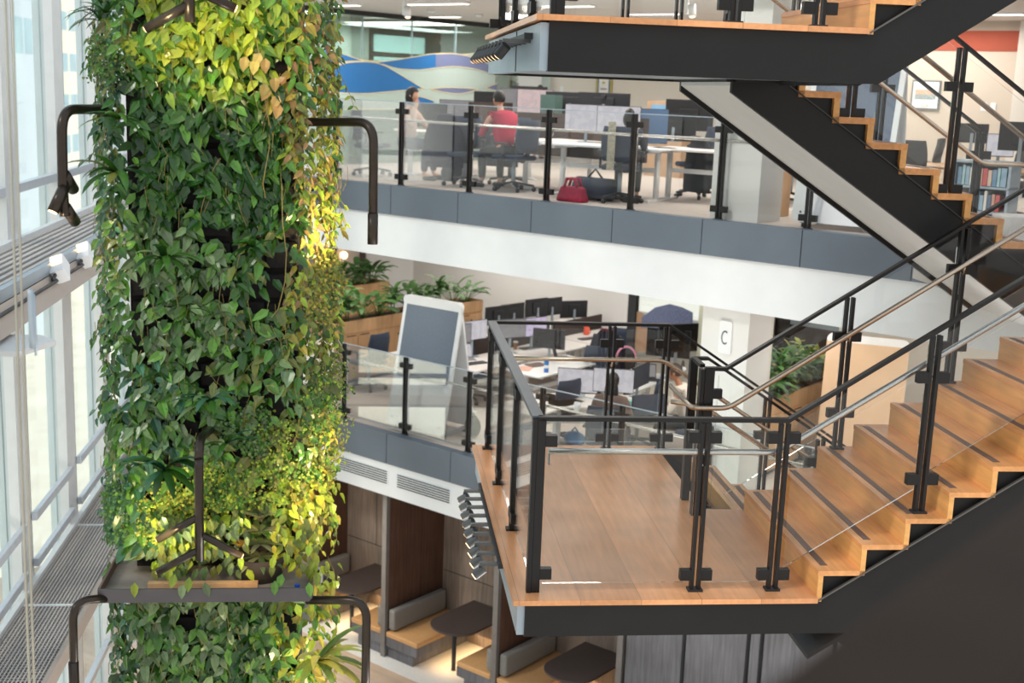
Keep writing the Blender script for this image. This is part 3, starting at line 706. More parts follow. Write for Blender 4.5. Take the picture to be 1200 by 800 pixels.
# ================================================================== FURNITURE KIT
def chair_proto():
    t = thing('office_chair', '', 'chair')
    MB().box(-.24, -.23, .44, .24, .24, .51).build('seat', NAVYF, t, bevel=.03)
    # curved mesh back
    mb = MB(); n = 7; vs = []
    for j in range(6):
        z = .56+.09*j; w_ = .2+.045*math.sin(math.pi*(j+.6)/6)
        for i in range(n):
            u = -1+2*i/(n-1); vs.append((u*w_, -.26-.05*(1-u*u)+.02*math.sin(j), z))
    fs = [(j*n+i, j*n+i+1, (j+1)*n+i+1, (j+1)*n+i) for j in range(5) for i in range(n-1)]
    mb.add(vs, fs); o = mb.build('backrest', NAVYF, t, smooth=True)
    md = o.modifiers.new('thick', 'SOLIDIFY'); md.thickness = .04
    MB().bar((0, -.30, .6), (0, -.16, .42), .07, .03).build('back_bracket', DARK, t)
    for s in (-1, 1):
        MB().bar((s*.27, -.02, .45), (s*.27, -.02, .66), .03, .05, up=(0,1,0)).box(s*.27-.035, -.14, .66, s*.27+.035, .12, .69).build('armrest', DARK, t)
    MB().tube([(0, 0, .12), (0, 0, .44)], .03, 10).build('gas_column', GREYMET, t, smooth=True)
    for k in range(5):
        a = 2*math.pi*k/5+.3
        sp_ = MB().bar((0, 0, .13), (.3*math.cos(a), .3*math.sin(a), .085), .045, .03).build('base_spoke', DARK, t)
        MB().lathe([(.001, -.016), (.03, -.016), (.03, .016), (.001, .016)], 10).v
        c = MB().tube([(.3*math.cos(a)-.02*math.sin(a), .3*math.sin(a)+.02*math.cos(a), .035), (.3*math.cos(a)+.02*math.sin(a), .3*math.sin(a)-.02*math.cos(a), .035)], .033, 10)
        c.build('caster', DARK, sp_, smooth=True)
    return t
CHAIR = chair_proto(); CHAIR_USED = [0]
def chair(loc, rot, label, group='office chairs', m=None):
    if not CHAIR_USED[0]:
        CHAIR.location = loc; CHAIR.rotation_euler = (0, 0, rot); CHAIR['label'] = label; CHAIR['group'] = group; r = CHAIR; CHAIR_USED[0] = 1
    else: r = dup(CHAIR, loc, rot, label, group)
    if m:
        for c in r.children:
            if c.name.split('.')[0] in ('seat', 'backrest'):
                c.data = c.data.copy(); c.data.materials[0] = m
    return r
def desk(loc, rot, label, wx=1.6, wy=.8, h=.72, group='office desks', top=None):
    t = thing('office_desk', label, 'desk', loc, rot, group)
    MB().box(-wx/2, -wy/2, h-.03, wx/2, wy/2, h).build('desk_top', top or mat('pale desk laminate', (232, 226, 222), .4, 0, .02, 5), t, bevel=.006)
    for s in (-1, 1):
        x = s*(wx/2-.18)
        MB().tube([(x, 0, .03), (x, 0, h-.03)], .04, 12).build('leg', WHITEP, t, smooth=True)
        MB().box(x-.035, -wy*.42, 0, x+.035, wy*.42, .03).build('foot', WHITEP, t, bevel=.004)
        MB().box(x-.03, -wy*.42, h-.07, x+.03, wy*.42, h-.03).build('top_bracket', WHITEP, t)
    MB().box(-wx/2+.18, -.03, h-.34, wx/2-.18, .03, h-.28).build('crossbar', WHITEP, t)
    return t
def monitor(loc, rot, label, scr=None, w=.56, h=.33, z=.42, group='monitors', stand=True, tilt=0.):
    """display faces local -y"""
    t = thing('monitor', label, 'monitor', loc, rot, group)
    MB().box(-w/2, -.0, z-h/2, w/2, .03, z+h/2).build('casing', DARK, t, bevel=.004)
    MB().box(-w*.2, .03, z-.1, w*.2, .055, z+.1).build('rear_housing', DARK, t, bevel=.01)
    MB().box(-w/2+.008, -.003, z-h/2+.012, w/2-.008, .001, z+h/2-.008).build('display', scr or mat('dark monitor glass', (30, 31, 34), .15), t)
    if stand:
        MB().bar((0, .07, .0), (0, .05, z), .04, .03, up=(0,1,0)).build('stand', GREYMET, t)
        MB().box(-.11, -.02, 0, .11, .14, .012).build('foot', GREYMET, t)
    return t
def laptop(loc, rot, label, scr=SCREENW, m=None):
    t = thing('laptop', label, 'laptop', loc, rot, 'laptops')
    m = m or mat('silver laptop', (150, 150, 154), .35, .5)
    MB().box(-.16, -.11, 0, .16, .11, .015).build('keyboard_base', m, t, bevel=.003)
    rot_ = Euler((R(-20), 0, 0)).to_matrix()
    MB().cbox((0, .145, .12), (.32, .012, .22), rot_).build('lid', m, t)
    MB().cbox((0, .138, .12), (.29, .004, .19), rot_).build('display', scr, t)
    return t
def flat(name, loc, rot, d, m, label, cat, group=None):
    o = MB().box(-d[0]/2, -d[1]/2, 0, d[0]/2, d[1]/2, d[2]).build(name, m, None, bevel=min(d)*.15); o.location = loc; o.rotation_euler = (0,0,rot)
    return props(o, label, cat, group)
def easel(loc, rot, label, w=1.08, h=1.95, back=WHITEP, pin=GREYF, both=False):
    """A-frame mobile board: white rounded front with grey felt pin board in the upper part, leaning back; front faces -y"""
    t = thing('mobile_pinboard', label, 'board', loc, rot, 'mobile boards')
    lean = R(12)
    def rr(w_, z0, z1, r, n=5):
        pts = []
        for cx, cz, a0 in ((w_/2-r, z0+r, -90), (w_/2-r, z1-r, 0), (-w_/2+r, z1-r, 90), (-w_/2+r, z0+r, 180)):
            for k in range(n+1):
                a = R(a0+90*k/n); pts.append((cx+r*math.cos(a), cz+r*math.sin(a)))
        return pts
    for sgn, nm, m in ((-1, 'front_board', WHITEP), (1, 'rear_board', back)):
        th = .035
        fn = lambda u, v, k: (u, sgn*(.36-(v)*math.tan(lean)*.95+(th if k else 0)), v)
        t_ = MB().prism(rr(w, .07, h, .08), fn).build(nm, m, t)
        if sgn < 0 or both:
            fn2 = lambda u, v, k: (u, sgn*(.36-(v)*math.tan(lean)*.95+th+(.006 if k else 0)), v)
            MB().prism(rr(w-.13, .80, h-.06, .05), fn2).build('felt_panel', pin, t_)
        for sx_ in (-1, 1):
            bl = MB().ball((sx_*(w/2-.1), sgn*(.36-.18*math.tan(lean)+.036), .18), (.014, .008, .014), 8, 5); bl.build('bolt', DARK, t_)
    MB().box(-w/2+.08, -.30, .05, -w/2+.13, .30, .09).box(w/2-.13, -.30, .05, w/2-.08, .30, .09).build('foot_rails', GREYMET, t)
    for sx_ in (-1, 1):
        for sy in (-1, 1):
            MB().tube([(sx_*(w/2-.105)-.015, sy*.25, .03), (sx_*(w/2-.105)+.015, sy*.25, .03)], .03, 10).build('caster', DARK, t, smooth=True)
    return t
# ---- plants ---------------------------------------------------------------------------------------
def strap(mb, base, az_, elev, L, w, droop, col, n=5, tipw=.15):
    """one arching strap or lance leaf"""
    b = Vector(base); d = Vector((math.cos(az_)*math.cos(elev), math.sin(az_)*math.cos(elev), math.sin(elev)))
    side = Vector((-math.sin(az_), math.cos(az_), 0)); vs = []; p = b.copy()
    for i in range(n+1):
        t = i/n; ww = w*(math.sin(math.pi*min(1, .12+.88*t))**.6 if t < 1 else 0)*(1 if t < .98 else tipw)
        up = side.cross(d).normalized()
        vs += [p-side*ww/2, p-up*(-.0)+up*(-ww*.18), p+side*ww/2]
        p = p+d*(L/n); e = elev-droop*(i+1)/n*1.2
        d = Vector((math.cos(az_)*math.cos(e), math.sin(az_)*math.cos(e), math.sin(e)))
    fs = []
    for i in range(n):
        a = i*3; fs += [(a, a+1, a+4, a+3), (a+1, a+2, a+5, a+4)]
    mb.add(vs, fs, col)
LEAFM = leafmat('planter leaf', .4, .25)
def jit(c, v=.25):
    k = 1+random.uniform(-v, v); return tuple(min(1, max(0, x*k*(1+random.uniform(-.08, .08)))) for x in c)
def leafy(loc, label, group, h=.45, kind=0, n=22, frame=AF):
    t = thing('leafy_plant', label, 'plant', loc, frame+random.uniform(0, 6), group)
    mb = MB(); st = MB()
    if kind == 0:      # peace-lily like clump
        for i in range(n):
            a = random.uniform(0, 6.28); e = random.uniform(.6, 1.4); L = h*random.uniform(.5, .9)
            hd = Vector((math.cos(a)*math.cos(e), math.sin(a)*math.cos(e), math.sin(e)))
            tip = hd*L*.6; st.tube([(0,0,0), tip*.5, tip], .005, 5)
            strap(mb, tip, a, e-.4, L*.6, L*.2, .9, jit((.07, .17, .045)))
    elif kind == 1:    # cane plant: whorls of strap leaves
        for sx_, hh in ((0, h), (.05, h*.6)):
            st.tube([(sx_, 0, 0), (sx_, .01, hh*.6)], .012, 6)
            for i in range(n//2):
                a = i*2.4; strap(mb, (sx_, 0, hh*(.35+.3*i/(n/2))), a, 1.1-.5*(1-i/(n/2)), h*.55, h*.11, 1.2, jit((.10, .22, .06)))
    else:              # grey bushy
        for i in range(n*4):
            a = random.uniform(0, 6.28); r = h*.5*math.sqrt(random.random()); z = random.uniform(.05, h*.8)*(1-.6*r/h)
            strap(mb, (r*math.cos(a), r*math.sin(a), z), a, random.uniform(-.3, 1.2), h*.22, h*.1, .6, jit((.16, .24, .13) if kind == 2 else (.40, .42, .06)), n=3)
        for i in range(5): st.tube([(0,0,0), (h*.2*math.cos(i*1.3), h*.2*math.sin(i*1.3), h*.5)], .005, 5)
    st.build('stems', mat('plant stem', (90, 120, 60), .6), t, smooth=True)
    mb.build('leaves', LEAFM, t, smooth=True)
    return t
# ---- people ------------------------------------------------------------------------------------------
def skinmesh(chains, sub=1):
    """chains: list of [(point, radius), ...]; the first chain starts at the root; points shared by value are welded"""
    me = bpy.data.meshes.new('tmp'); vs = []; rad = []; es = []; idx = {}
    def vid(p, r):
        k = tuple(round(c, 4) for c in p)
        if k not in idx: idx[k] = len(vs); vs.append(k); rad.append(r)
        return idx[k]
    for ch in chains:
        ids = [vid(p, r) for p, r in ch]
        es += [(a, b) for a, b in zip(ids[:-1], ids[1:])]
    me.from_pydata(vs, es, []); o = bpy.data.objects.new('tmp', me); COL.objects.link(o)
    o.modifiers.new('s', 'SKIN'); sl = me.skin_vertices[0].data
    for i, r in enumerate(rad): sl[i].radius = (r, r) if not hasattr(r, '__len__') else r
    sl[0].use_root = True
    if sub: m = o.modifiers.new('ss', 'SUBSURF'); m.levels = sub; m.render_levels = sub
    dg = bpy.context.evaluated_depsgraph_get(); dg.update()
    ev = o.evaluated_get(dg); m2 = ev.to_mesh()
    mb = MB().add([v.co[:] for v in m2.vertices], [tuple(p.vertices) for p in m2.polygons]); ev.to_mesh_clear()
    bpy.data.objects.remove(o); return mb
def head_mb(c, tilt=0.):
    """head facing +y: skull, jaw, nose, ears, eye sockets, mouth"""
    mb = MB(); n, m = 18, 14; vs = []
    for i in range(m+1):
        th = math.pi*i/m; z = -math.cos(th)
        for k in range(n):
            a = 2*math.pi*k/n; x, y = math.sin(th)*math.cos(a), math.sin(th)*math.sin(a)
            X, Y, Z = x*.076, y*.098, z*.118
            if z < 0: X *= 1-.28*z*z; Y = Y*(1-.12*z*z)+.012*z*z
            if y > .6:
                if abs(x) < .22 and -.35 < z < .15: Y += .020*(1-abs(x)/.22)*(1-abs(z+.2)/.4 if z < .15 else 0)
                if .12 < abs(x) < .5 and .0 < z < .25: Y -= .008
                if abs(x) < .35 and -.62 < z < -.45: Y += .004
            vs.append((c[0]+X, c[1]+Y, c[2]+Z))
    fs = [(i*n+k, i*n+(k+1) % n, (i+1)*n+(k+1) % n, (i+1)*n+k) for i in range(m) for k in range(n)]
    mb.add(vs, fs)
    for s in (-1, 1): mb.ball((c[0]+s*.078, c[1]-.005, c[2]-.01), (.012, .022, .032), 8, 6)
    return mb
def person(loc, rot, label, shirt, trousers, hairm, skin=SKINM, hair='short', pose='desk', lean=0., scale=1., group='people'):
    t = thing('person', label, 'person', loc, rot, group); t.scale = (scale,)*3
    V_ = Vector
    if pose == 'stand': pz = .95; kn = lambda s: V_((s*.11, .03, .5)); an = lambda s: V_((s*.11, -.02, .08)); toe = lambda s: V_((s*.13, .15, .03))
    else: pz = .56; kn = lambda s: V_((s*.15, .44, .52)); an = lambda s: V_((s*.15, .42, .09)); toe = lambda s: V_((s*.16, .58, .03))
    pel = V_((0, 0, pz)); w1 = V_((0, .02+lean*.3, pz+.2)); ch = V_((0, .0+lean*.7, pz+.40)); nk = V_((0, .015+lean, pz+.54)); nk2 = V_((0, .035+lean*1.1, pz+.60))
    hc = V_((0, .06+lean*1.25, pz+.715))
    sh = lambda s: V_((s*.185, lean*.85, pz+.47))
    if pose == 'desk': el = lambda s: V_((s*.25, .12+lean, pz+.22)); ha = lambda s: V_((s*.14, .36+lean, pz+.22))
    elif pose == 'chin': el = lambda s: V_((s*.23, .20+lean, pz+.24)); ha = lambda s: (V_((.06, .17+lean, pz+.58)) if s > 0 else V_((-.12, .40+lean, pz+.24)))
    elif pose == 'typing': el = lambda s: V_((s*.27, .1+lean, pz+.2)); ha = lambda s: V_((s*.12, .38+lean, pz+.25))
    else: el = lambda s: V_((s*.26, -.03, pz+.2)); ha = lambda s: V_((s*.25, .08, pz-.03))
    B = [[(pel, .11), (w1, .09), (ch, .10), (nk, .05), (nk2, .048), (hc, .05)]]
    for s in (-1, 1):
        hp = V_((s*.09, .01, pz-.01))
        B.append([(pel, .11), (hp, .085), (hp.lerp(kn(s), .5), .08), (kn(s), .058), (kn(s).lerp(an(s), .4), .052), (an(s), .036), (toe(s), .03)])
        wr = el(s).lerp(ha(s), .85); d = (ha(s)-el(s)).normalized(); sd = d.cross(V_((0, 0, 1))).normalized()
        B.append([(ch, .10), (sh(s), .055), (sh(s).lerp(el(s), .5), .05), (el(s), .041), (el(s).lerp(wr, .5), .037), (wr, .026), (ha(s), .03)])
        for f in range(4):
            o_ = sd*(f-1.5)*.02; l = (.075, .085, .08, .06)[f]
            B.append([(ha(s), .03), (ha(s)+o_+d*.045, .0095), (ha(s)+o_+d*(.045+l*.5)+V_((0,0,-.008)), .009), (ha(s)+o_*1.1+d*(.045+l)+V_((0,0,-.03)), .007)])
        B.append([(ha(s), .03), (ha(s)-sd*s*.04+d*.01, .011), (ha(s)-sd*s*.055+d*.045, .009)])
    body = skinmesh(B, 1); h = head_mb((hc.x, hc.y, hc.z)); body.add(h.v, h.f)
    body.build('body', skin, t, smooth=True)
    C = [[(pel+V_((0,0,.0)), (.17, .15)), (w1, .155), (ch, .19), (nk-V_((0,0,.0)), .085)]]
    for s in (-1, 1):
        wr = el(s).lerp(ha(s), .8)
        C.append([(ch, .19), (sh(s), .085), (sh(s).lerp(el(s), .5), .064), (el(s), .055), (el(s).lerp(wr, .5), .05), (wr, .042)])
    skinmesh(C, 1).build('top', shirt, t, smooth=True)
    D = [[(pel+V_((0,0,.05)), .135), (pel, .145)]]
    for s in (-1, 1):
        hp = V_((s*.09, .01, pz-.01))
        D.append([(pel, .145), (hp, .108), (hp.lerp(kn(s), .5), .093), (kn(s), .072), (kn(s).lerp(an(s), .5), .064), (an(s)+V_((0,0,.03)), .056)])
    skinmesh(D, 1).build('trousers', trousers, t, smooth=True)
    for s in (-1, 1): MB().ball((toe(s)*.5+an(s)*.5+V_((0, .02, -.03))), (.05, .13, .045), 10, 6).build('shoe', DARK, t, smooth=True)
    # hair shell
    hb = MB(); n, m = 18, 10; vs = []
    for i in range(m+1):
        th = math.pi*.62*i/m
        for k in range(n):
            a = 2*math.pi*k/n; th2 = th*(1 if math.sin(a) < .35 else .62)
            r = 1.13+.02*math.sin(5*a+i)
            vs.append((hc.x+.076*r*math.sin(th2)*math.cos(a), hc.y-.006+.1*r*math.sin(th2)*math.sin(a), hc.z+.012+.12*1.06*math.cos(th2)))
    hb.add(vs, [(i*n+k, i*n+(k+1) % n, (i+1)*n+(k+1) % n, (i+1)*n+k) for i in range(m) for k in range(n)])
    if hair == 'long':
        hb.ball((hc.x, hc.y-.065, hc.z-.13), (.098, .055, .2), 14, 10)
    if hair == 'bun': hb.ball((hc.x, hc.y-.07, hc.z+.11), .05, 10, 8)
    if hair == 'pony': hb.tube([(hc.x, hc.y-.1, hc.z+.03), (hc.x, hc.y-.16, hc.z-.04), (hc.x, hc.y-.15, hc.z-.16)], .03, 8, .012)
    if hair == 'bob': hb.ball((hc.x, hc.y-.03, hc.z-.03), (.098, .085, .13), 14, 10)
    hb.build('hair', hairm, t, smooth=True)
    return t
# ================================================================== LOWER OFFICE (level 2)
def FW_(p): return F(p.x, p.y, p.z)
DK = .72
def mon_at(px, py, v, r, label, scr=None, base=Z2+DK, w=.56, h=.33, group='monitors', stand=True):
    p = atv(px, py, v)
    return monitor(F(p.x, v, base), AF+R(r), label, scr, w, h, max(.22, p.z-base), group, stand)
# white wall behind, side wall on the left, beige wall behind the tall planter
a = atv(455, 330, 19.6); b = atv(736, 345, 19.6)
struct('wall_office_back', MB().box(a.x, 19.6, Z2, b.x, 19.75, 6.38), mat('office white wall', (228, 228, 226), .7, 0, .02, 2), 'F')
XL = -19.3
struct('wall_office_left', MB().box(XL-.1, 13.3, Z2, XL, 19.7, 6.38), mat('beige wall', (206, 198, 188), .8, 0, .02, 2), 'F')
struct('wall_office_return', MB().box(XL, 19.6, Z2, a.x+.02, 19.75, 6.38), mat('beige wall', (206, 198, 188)), 'F')
c = atx(388, 310, XL); d_ = atx(393, 310, XL)
struct('door_1', MB().box(XL, c.y-1.0, Z2, XL+.04, c.y, 6.1), mat('grey door', (176, 172, 168), .6), 'F')
struct('trim_60', MB().box(XL, c.y, Z2, XL+.05, d_.y, 6.38), DARK, 'F')
c = atx(424, 300, XL); struct('trim_61', MB().box(XL, c.y-.07, Z2, XL+.05, c.y+.07, 6.38), mat('brown post', (70, 58, 52), .5), 'F')
c = atx(403, 299, XL+.1)
t = T('wall_lamp', 'small glowing round wall lamp above the tall planter', 'lamp', 'F', (XL+.02, c.y, c.z))
t.part('globe', MB().ball((XL+.1, c.y, c.z), .08, 12, 8), LAMP, smooth=True); t.part('backplate', MB().box(XL, c.y-.05, c.z-.06, XL+.03, c.y+.05, c.z+.06), WHITEP)
# planter cabinets, running away from the balcony
def planter(label, x0, x1, v0, v1, h, doors, frame='F', base=Z2):
    t = T('timber_planter', label, 'planter', frame, ((x0+x1)/2, (v0+v1)/2, base))
    t.part('carcass', MB().box(x0, v0, base+.06, x1, v1, base+h-.22), OAK, bevel=.004)
    t.part('plinth', MB().box(x0+.05, v0+.03, base, x1-.03, v1-.03, base+.06), DARK)
    w_ = .02
    t.part('trough', MB().box(x0-.01, v0-.01, base+h-.215, x0+w_, v1+.01, base+h).box(x1-w_, v0-.01, base+h-.215, x1+.01, v1+.01, base+h).box(x0, v0-.01, base+h-.215, x1, v0+w_, base+h).box(x0, v1-w_, base+h-.215, x1, v1+.01, base+h), OAK)
    t.part('soil', MB().box(x0+w_, v0+w_, base+h-.21, x1-w_, v1-w_, base+h-.05), SOIL)
    n = doors
    for k in range(n):
        a, b = v0+(v1-v0)*k/n+.008, v0+(v1-v0)*(k+1)/n-.008
        d = t.part('door', MB().box(x1, a, base+.08, x1+.02, b, base+h-.24), OAK, bevel=.003)
        t.part('pull', MB().box(x1+.018, b-.26 if k % 2 == 0 else a+.04, base+h-.268, x1+.024, b-.04 if k % 2 == 0 else a+.26, base+h-.252), DARK, parent=d)
        t.part('lock', MB().tube([(x1+.019, (a+b)/2, base+h-.36), (x1+.026, (a+b)/2, base+h-.36)], .02, 10), DARK, parent=d)
    return t
planter('long oak planter cabinet with doors, plants along its top, behind the mobile board', -15.9, -15.45, 14.25, 18.25, 1.10, 6)
pl = [(-15.68, 14.45+.40*k) for k in range(10)]
for i, (x, v) in enumerate(pl):
    leafy(F(x, v, Z2+1.04), 'green leafy plant in the long oak planter, %s from its near end' % ORD[i], 'plants in the long oak planter', .62+.12*(i % 3), 0 if i % 3 != 1 else 1, 20)
c = fz(398, 337, Z2+1.42); d = fz(451, 328.5, Z2+1.42)
planter('short tall oak planter box standing further back by the beige wall', c.x-.45, c.x, c.y, d.y, 1.42, 2)
for i, k in enumerate((.2, .5, .8)):
    leafy(F(c.x-.22, c.y+(d.y-c.y)*k, Z2+1.36), 'bushy green plant in the tall oak planter, %s from the left' % ORD[i], 'plants in the tall oak planter', .75, 0, 26)
# mobile pinboard
easel(F(-12.47, 13.60, Z2), AF+R(2), 'white mobile board with rounded corners and grey felt upper panel, behind the lower balcony glass', 1.14, 2.02)
t = thing('pouch_bag', 'dark grey pouch bag lying on the floor behind the mobile board', 'bag', F(-11.75, 13.75, Z2), AF)
MB().ball((0,0,.16), (.14, .1, .17), 12, 8).build('pouch', DARK, t, smooth=True); MB().tube([(-.08,0,.3),(0,0,.36),(.08,0,.3)], .012, 6).build('strap', DARK, t)
# --- row of double desks, monitors along its spine
for i, v in enumerate((15.45, 17.1, 18.75)):
    desk(F(-12.95, v, Z2), AF+R(90), 'pale sit-stand desk on the near side of the far bench, %s from the balcony' % ORD[i], 1.6, .8)
    desk(F(-14.05, v, Z2), AF+R(90), 'pale sit-stand desk on the far side of the far bench, %s from the balcony' % ORD[i], 1.6, .8)
    solo('desk_screen', MB().box(-13.52, v-.75, Z2+.5, -13.48, v+.75, Z2+.95), mat('umber desk screen', (70, 58, 54), .9, 0, .1, 50), 'umber fabric divider screen on the far bench, %s from the balcony' % ORD[i], 'screen', 'F', group='desk dividers')
def mon_x(px, py, x, r, label, scr=None, base=Z2+DK, **k):
    p = atx(px, py, x); return monitor(F(x, p.y, base), AF+R(r), label, scr, k.get('w', .56), k.get('h', .33), max(.22, p.z-base), 'monitors')
mon_x(534, 391, -13.3, 62, 'grey document monitor beside the mobile board, left of the white one', SCREENG)
mon_x(556, 387, -13.25, 82, 'white spreadsheet monitor just left of the landing corner', SCREENW)
mon_x(600, 385, -13.05, 70, 'grey lit monitor behind the left landing rail', SCREENG)
mon_x(626, 383, -13.0, 76, 'lilac slide monitor with two dark lines, behind the landing glass', SCREENB)
for (px, py, lab) in ((582, 369, 'dark back of a wide monitor above the landing corner'), (600, 366, 'dark angled monitor back with a cable, above the landing corner'), (628, 360, 'dark monitor back left of the central monitor arm'), (645, 359, 'dark monitor back right of the central monitor arm'), (672, 362, 'big dark slanted monitor back at the far right of the far bench')):
    mon_x(px, py, -13.85, 262 if px != 672 else 240, lab)
mon_x(643, 397, -12.35, 20, 'grey monitor seen edge-on, turned away from the coffee cup')
laptop(F(*fz(545, 421, Z2+DK)), AF+R(60), 'open silver laptop on the far bench beside the mobile board')
laptop(F(-12.2, 16.55, Z2+DK), AF+R(140), 'open dark laptop behind the blue bottle', SCREENG, DARK)
for px, py, lab in ((556, 426, 'dark flat keyboard on the desk beside the laptop'), (690, 397, 'dark keyboard on the far desk near the orange mug'), (622, 408, 'dark keyboard behind the landing rail near the coffee cup'), (628, 428, 'brown notebook on the white desk left of the blue bottle')):
    q = fz(px, py, Z2+DK); flat('keyboard' if 'keyboard' in lab else 'notebook', FW_(q), AF+R(75), (.42, .15, .02) if 'keyboard' in lab else (.3, .22, .02), DARK if 'keyb' in lab else mat('brown cover', (110, 88, 80), .6), lab, 'keyboard' if 'keyboard' in lab else 'notebook')
# near white desk with the blue bottle
desk(F(-12.0, 16.0, Z2), AF+R(90), 'white desk with rounded end carrying the blue bottle', 1.7, .78, top=WHITEP)
q = fz(640, 436, Z2+DK)
t = thing('drink_bottle', 'bright blue drink bottle on the white desk', 'bottle', FW_(q), AF)
MB().lathe([(.036, 0), (.038, .01), (.038, .17), (.03, .20), (.018, .215), (.018, .22)], 14).build('body', mat('blue bottle', (36, 112, 190), .3, .1), t, smooth=True)
MB().lathe([(.02, .22), (.02, .245), (.001, .25)], 12).build('cap', mat('dark blue cap', (24, 60, 110), .4), t, smooth=True)
MB().lathe([(.0384, .07), (.0386, .07), (.0386, .12), (.0384, .12)], 14).build('label', WHITEP, t, smooth=True)
q = fz(604, 409, Z2+DK)
t = thing('coffee_cup', 'brown paper coffee cup with white lid on the far bench', 'cup', FW_(q), AF)
MB().lathe([(.03, 0), (.042, .12)], 14).build('cup', mat('kraft cup', (156, 108, 74), .7), t, smooth=True); MB().lathe([(.045, .12), (.045, .13), (.038, .14), (.001, .14)], 14).build('lid', WHITEP, t, smooth=True)
q = fz(687, 392, Z2+DK)
t = thing('mug', 'orange red mug on the far desk in front of the white wall', 'mug', FW_(q), AF)
MB().lathe([(.05, 0), (.055, .02), (.055, .14), (.048, .14), (.048, .02), (.001, .015)], 16).build('cup', mat('orange glaze', (224, 82, 44), .3), t, smooth=True); MB().tube([(.05, 0, .11), (.09, 0, .1), (.09, 0, .05), (.05, 0, .03)], .008, 6).build('handle', mat('orange glaze', (224, 82, 44)), t, smooth=True)
for i, (px, py, w_, d_) in enumerate(((606, 418, .3, .21), (640, 405, .3, .3), (615, 432, .32, .22), (655, 424, .3, .2), (700, 423, .34, .26))):
    q = fz(px, py, Z2+DK); flat('paper_sheet', FW_(q)+Vector((0,0,.002*i)), AF+i, (w_, d_, .004), mat('paper', (244, 240, 234), .8) if i != 2 else mat('pink paper', (226, 178, 160), .8), ['white paper lying by the coffee cup', 'folded white paper in front of the slanted monitor', 'pinkish printed sheet on the white desk', 'white sheet to the right of the blue bottle', 'white tray of papers right of the blue bottle'][i], 'paper')
# near desks below the landing rail, two white screens
desk(F(-9.95, 14.75, Z2), AF+R(42), 'pale desk with the pair of white spreadsheet monitors', 1.9, .8)
desk(F(-10.6, 13.85, Z2), AF+R(90), 'pale desk end behind the balcony glass with a white mug', 1.2, .8)
mon_at(677, 446, 14.6, 30, 'left white spreadsheet monitor behind the woman with dark hair', SCREENW, w=.6, h=.36)
mon_at(719, 446, 14.85, 32, 'right white spreadsheet monitor behind the woman with dark hair', SCREENW, w=.6, h=.36)
mon_at(752, 440, 15.3, 100, 'dark blue grey monitor turned side-on, right of the white spreadsheets', mat('slate monitor', (70, 78, 92), .4), w=.6)
mon_at(760, 478, 14.2, 60, 'low dark slate monitor beside the tissue box', mat('slate monitor', (70, 78, 92), .4), w=.5, h=.3)
q = fz(676, 481, Z2+DK)
t = thing('mug', 'white mug on the near desk left of the spreadsheets', 'mug', FW_(q), AF)
MB().lathe([(.04, 0), (.045, .02), (.045, .12), (.038, .12), (.038, .02), (.001, .015)], 16).build('cup', WHITEP, t, smooth=True); MB().tube([(.04, 0, .09), (.07, 0, .08), (.07, 0, .04), (.04, 0, .03)], .008, 6).build('handle', WHITEP, t, smooth=True)
q = fz(746, 478, Z2+DK)
t = thing('tissue_box', 'teal and white tissue box on the near desk', 'box', FW_(q), AF+.5)
MB().box(-.12, -.06, 0, .12, .06, .11).build('carton', mat('teal carton', (142, 196, 196), .6, 0, .1, 8), t, bevel=.004); MB().ball((0, 0, .13), (.06, .02, .05), 8, 6).build('tissue', WHITEP, t, smooth=True)
p = atv(726, 462, 13.95)
w1 = person(F(p.x, 13.75, Z2), AF+R(-10+32), 'woman with long dark hair seen from behind, seated in front of the white spreadsheets', mat('grey brown knit', (120, 100, 92), .9, 0, .1, 50), NAVYF, HAIRB, SKINM, 'long', 'typing')
chair(F(p.x, 13.68, Z2), AF+R(22), 'dark chair of the woman with long dark hair on the lower floor')
p = atv(800, 440, 15.2)
person(F(p.x+.25, 15.05, Z2), AF+R(112), 'man with headphones in a white shirt leaning forward at a desk, facing left', mat('off white shirt', (236, 226, 214), .8, 0, .05, 20), DARK, HAIRN, SKIND, 'short', 'typing', .16)
t = thing('headphones', 'white and black headphones worn by the man in the white shirt', 'headphones', F(p.x+.05, 15.1, Z2+1.3), AF+R(112))
MB().tube([(.1*math.cos(math.pi*k/8), 0, .0+.13*math.sin(math.pi*k/8)) for k in range(9)], .012, 8).build('band', DARK, t, smooth=True)
for s in (-1, 1): MB().tube([(s*.085, 0, -.01), (s*.112, 0, -.01)], .035, 14).build('ear_cup', WHITEP, t, smooth=True)
chair(F(p.x+.36, 15.0, Z2), AF+R(112), 'black chair of the man with headphones')
desk(F(-10.5, 16.1, Z2), AF+R(96), 'white curved desk in front of the man with headphones', 1.5, .8, top=WHITEP)
laptop(F(-10.35, 16.3, Z2+DK), AF+R(40), 'small dark laptop on the desk of the man with headphones', SCREENG, DARK)
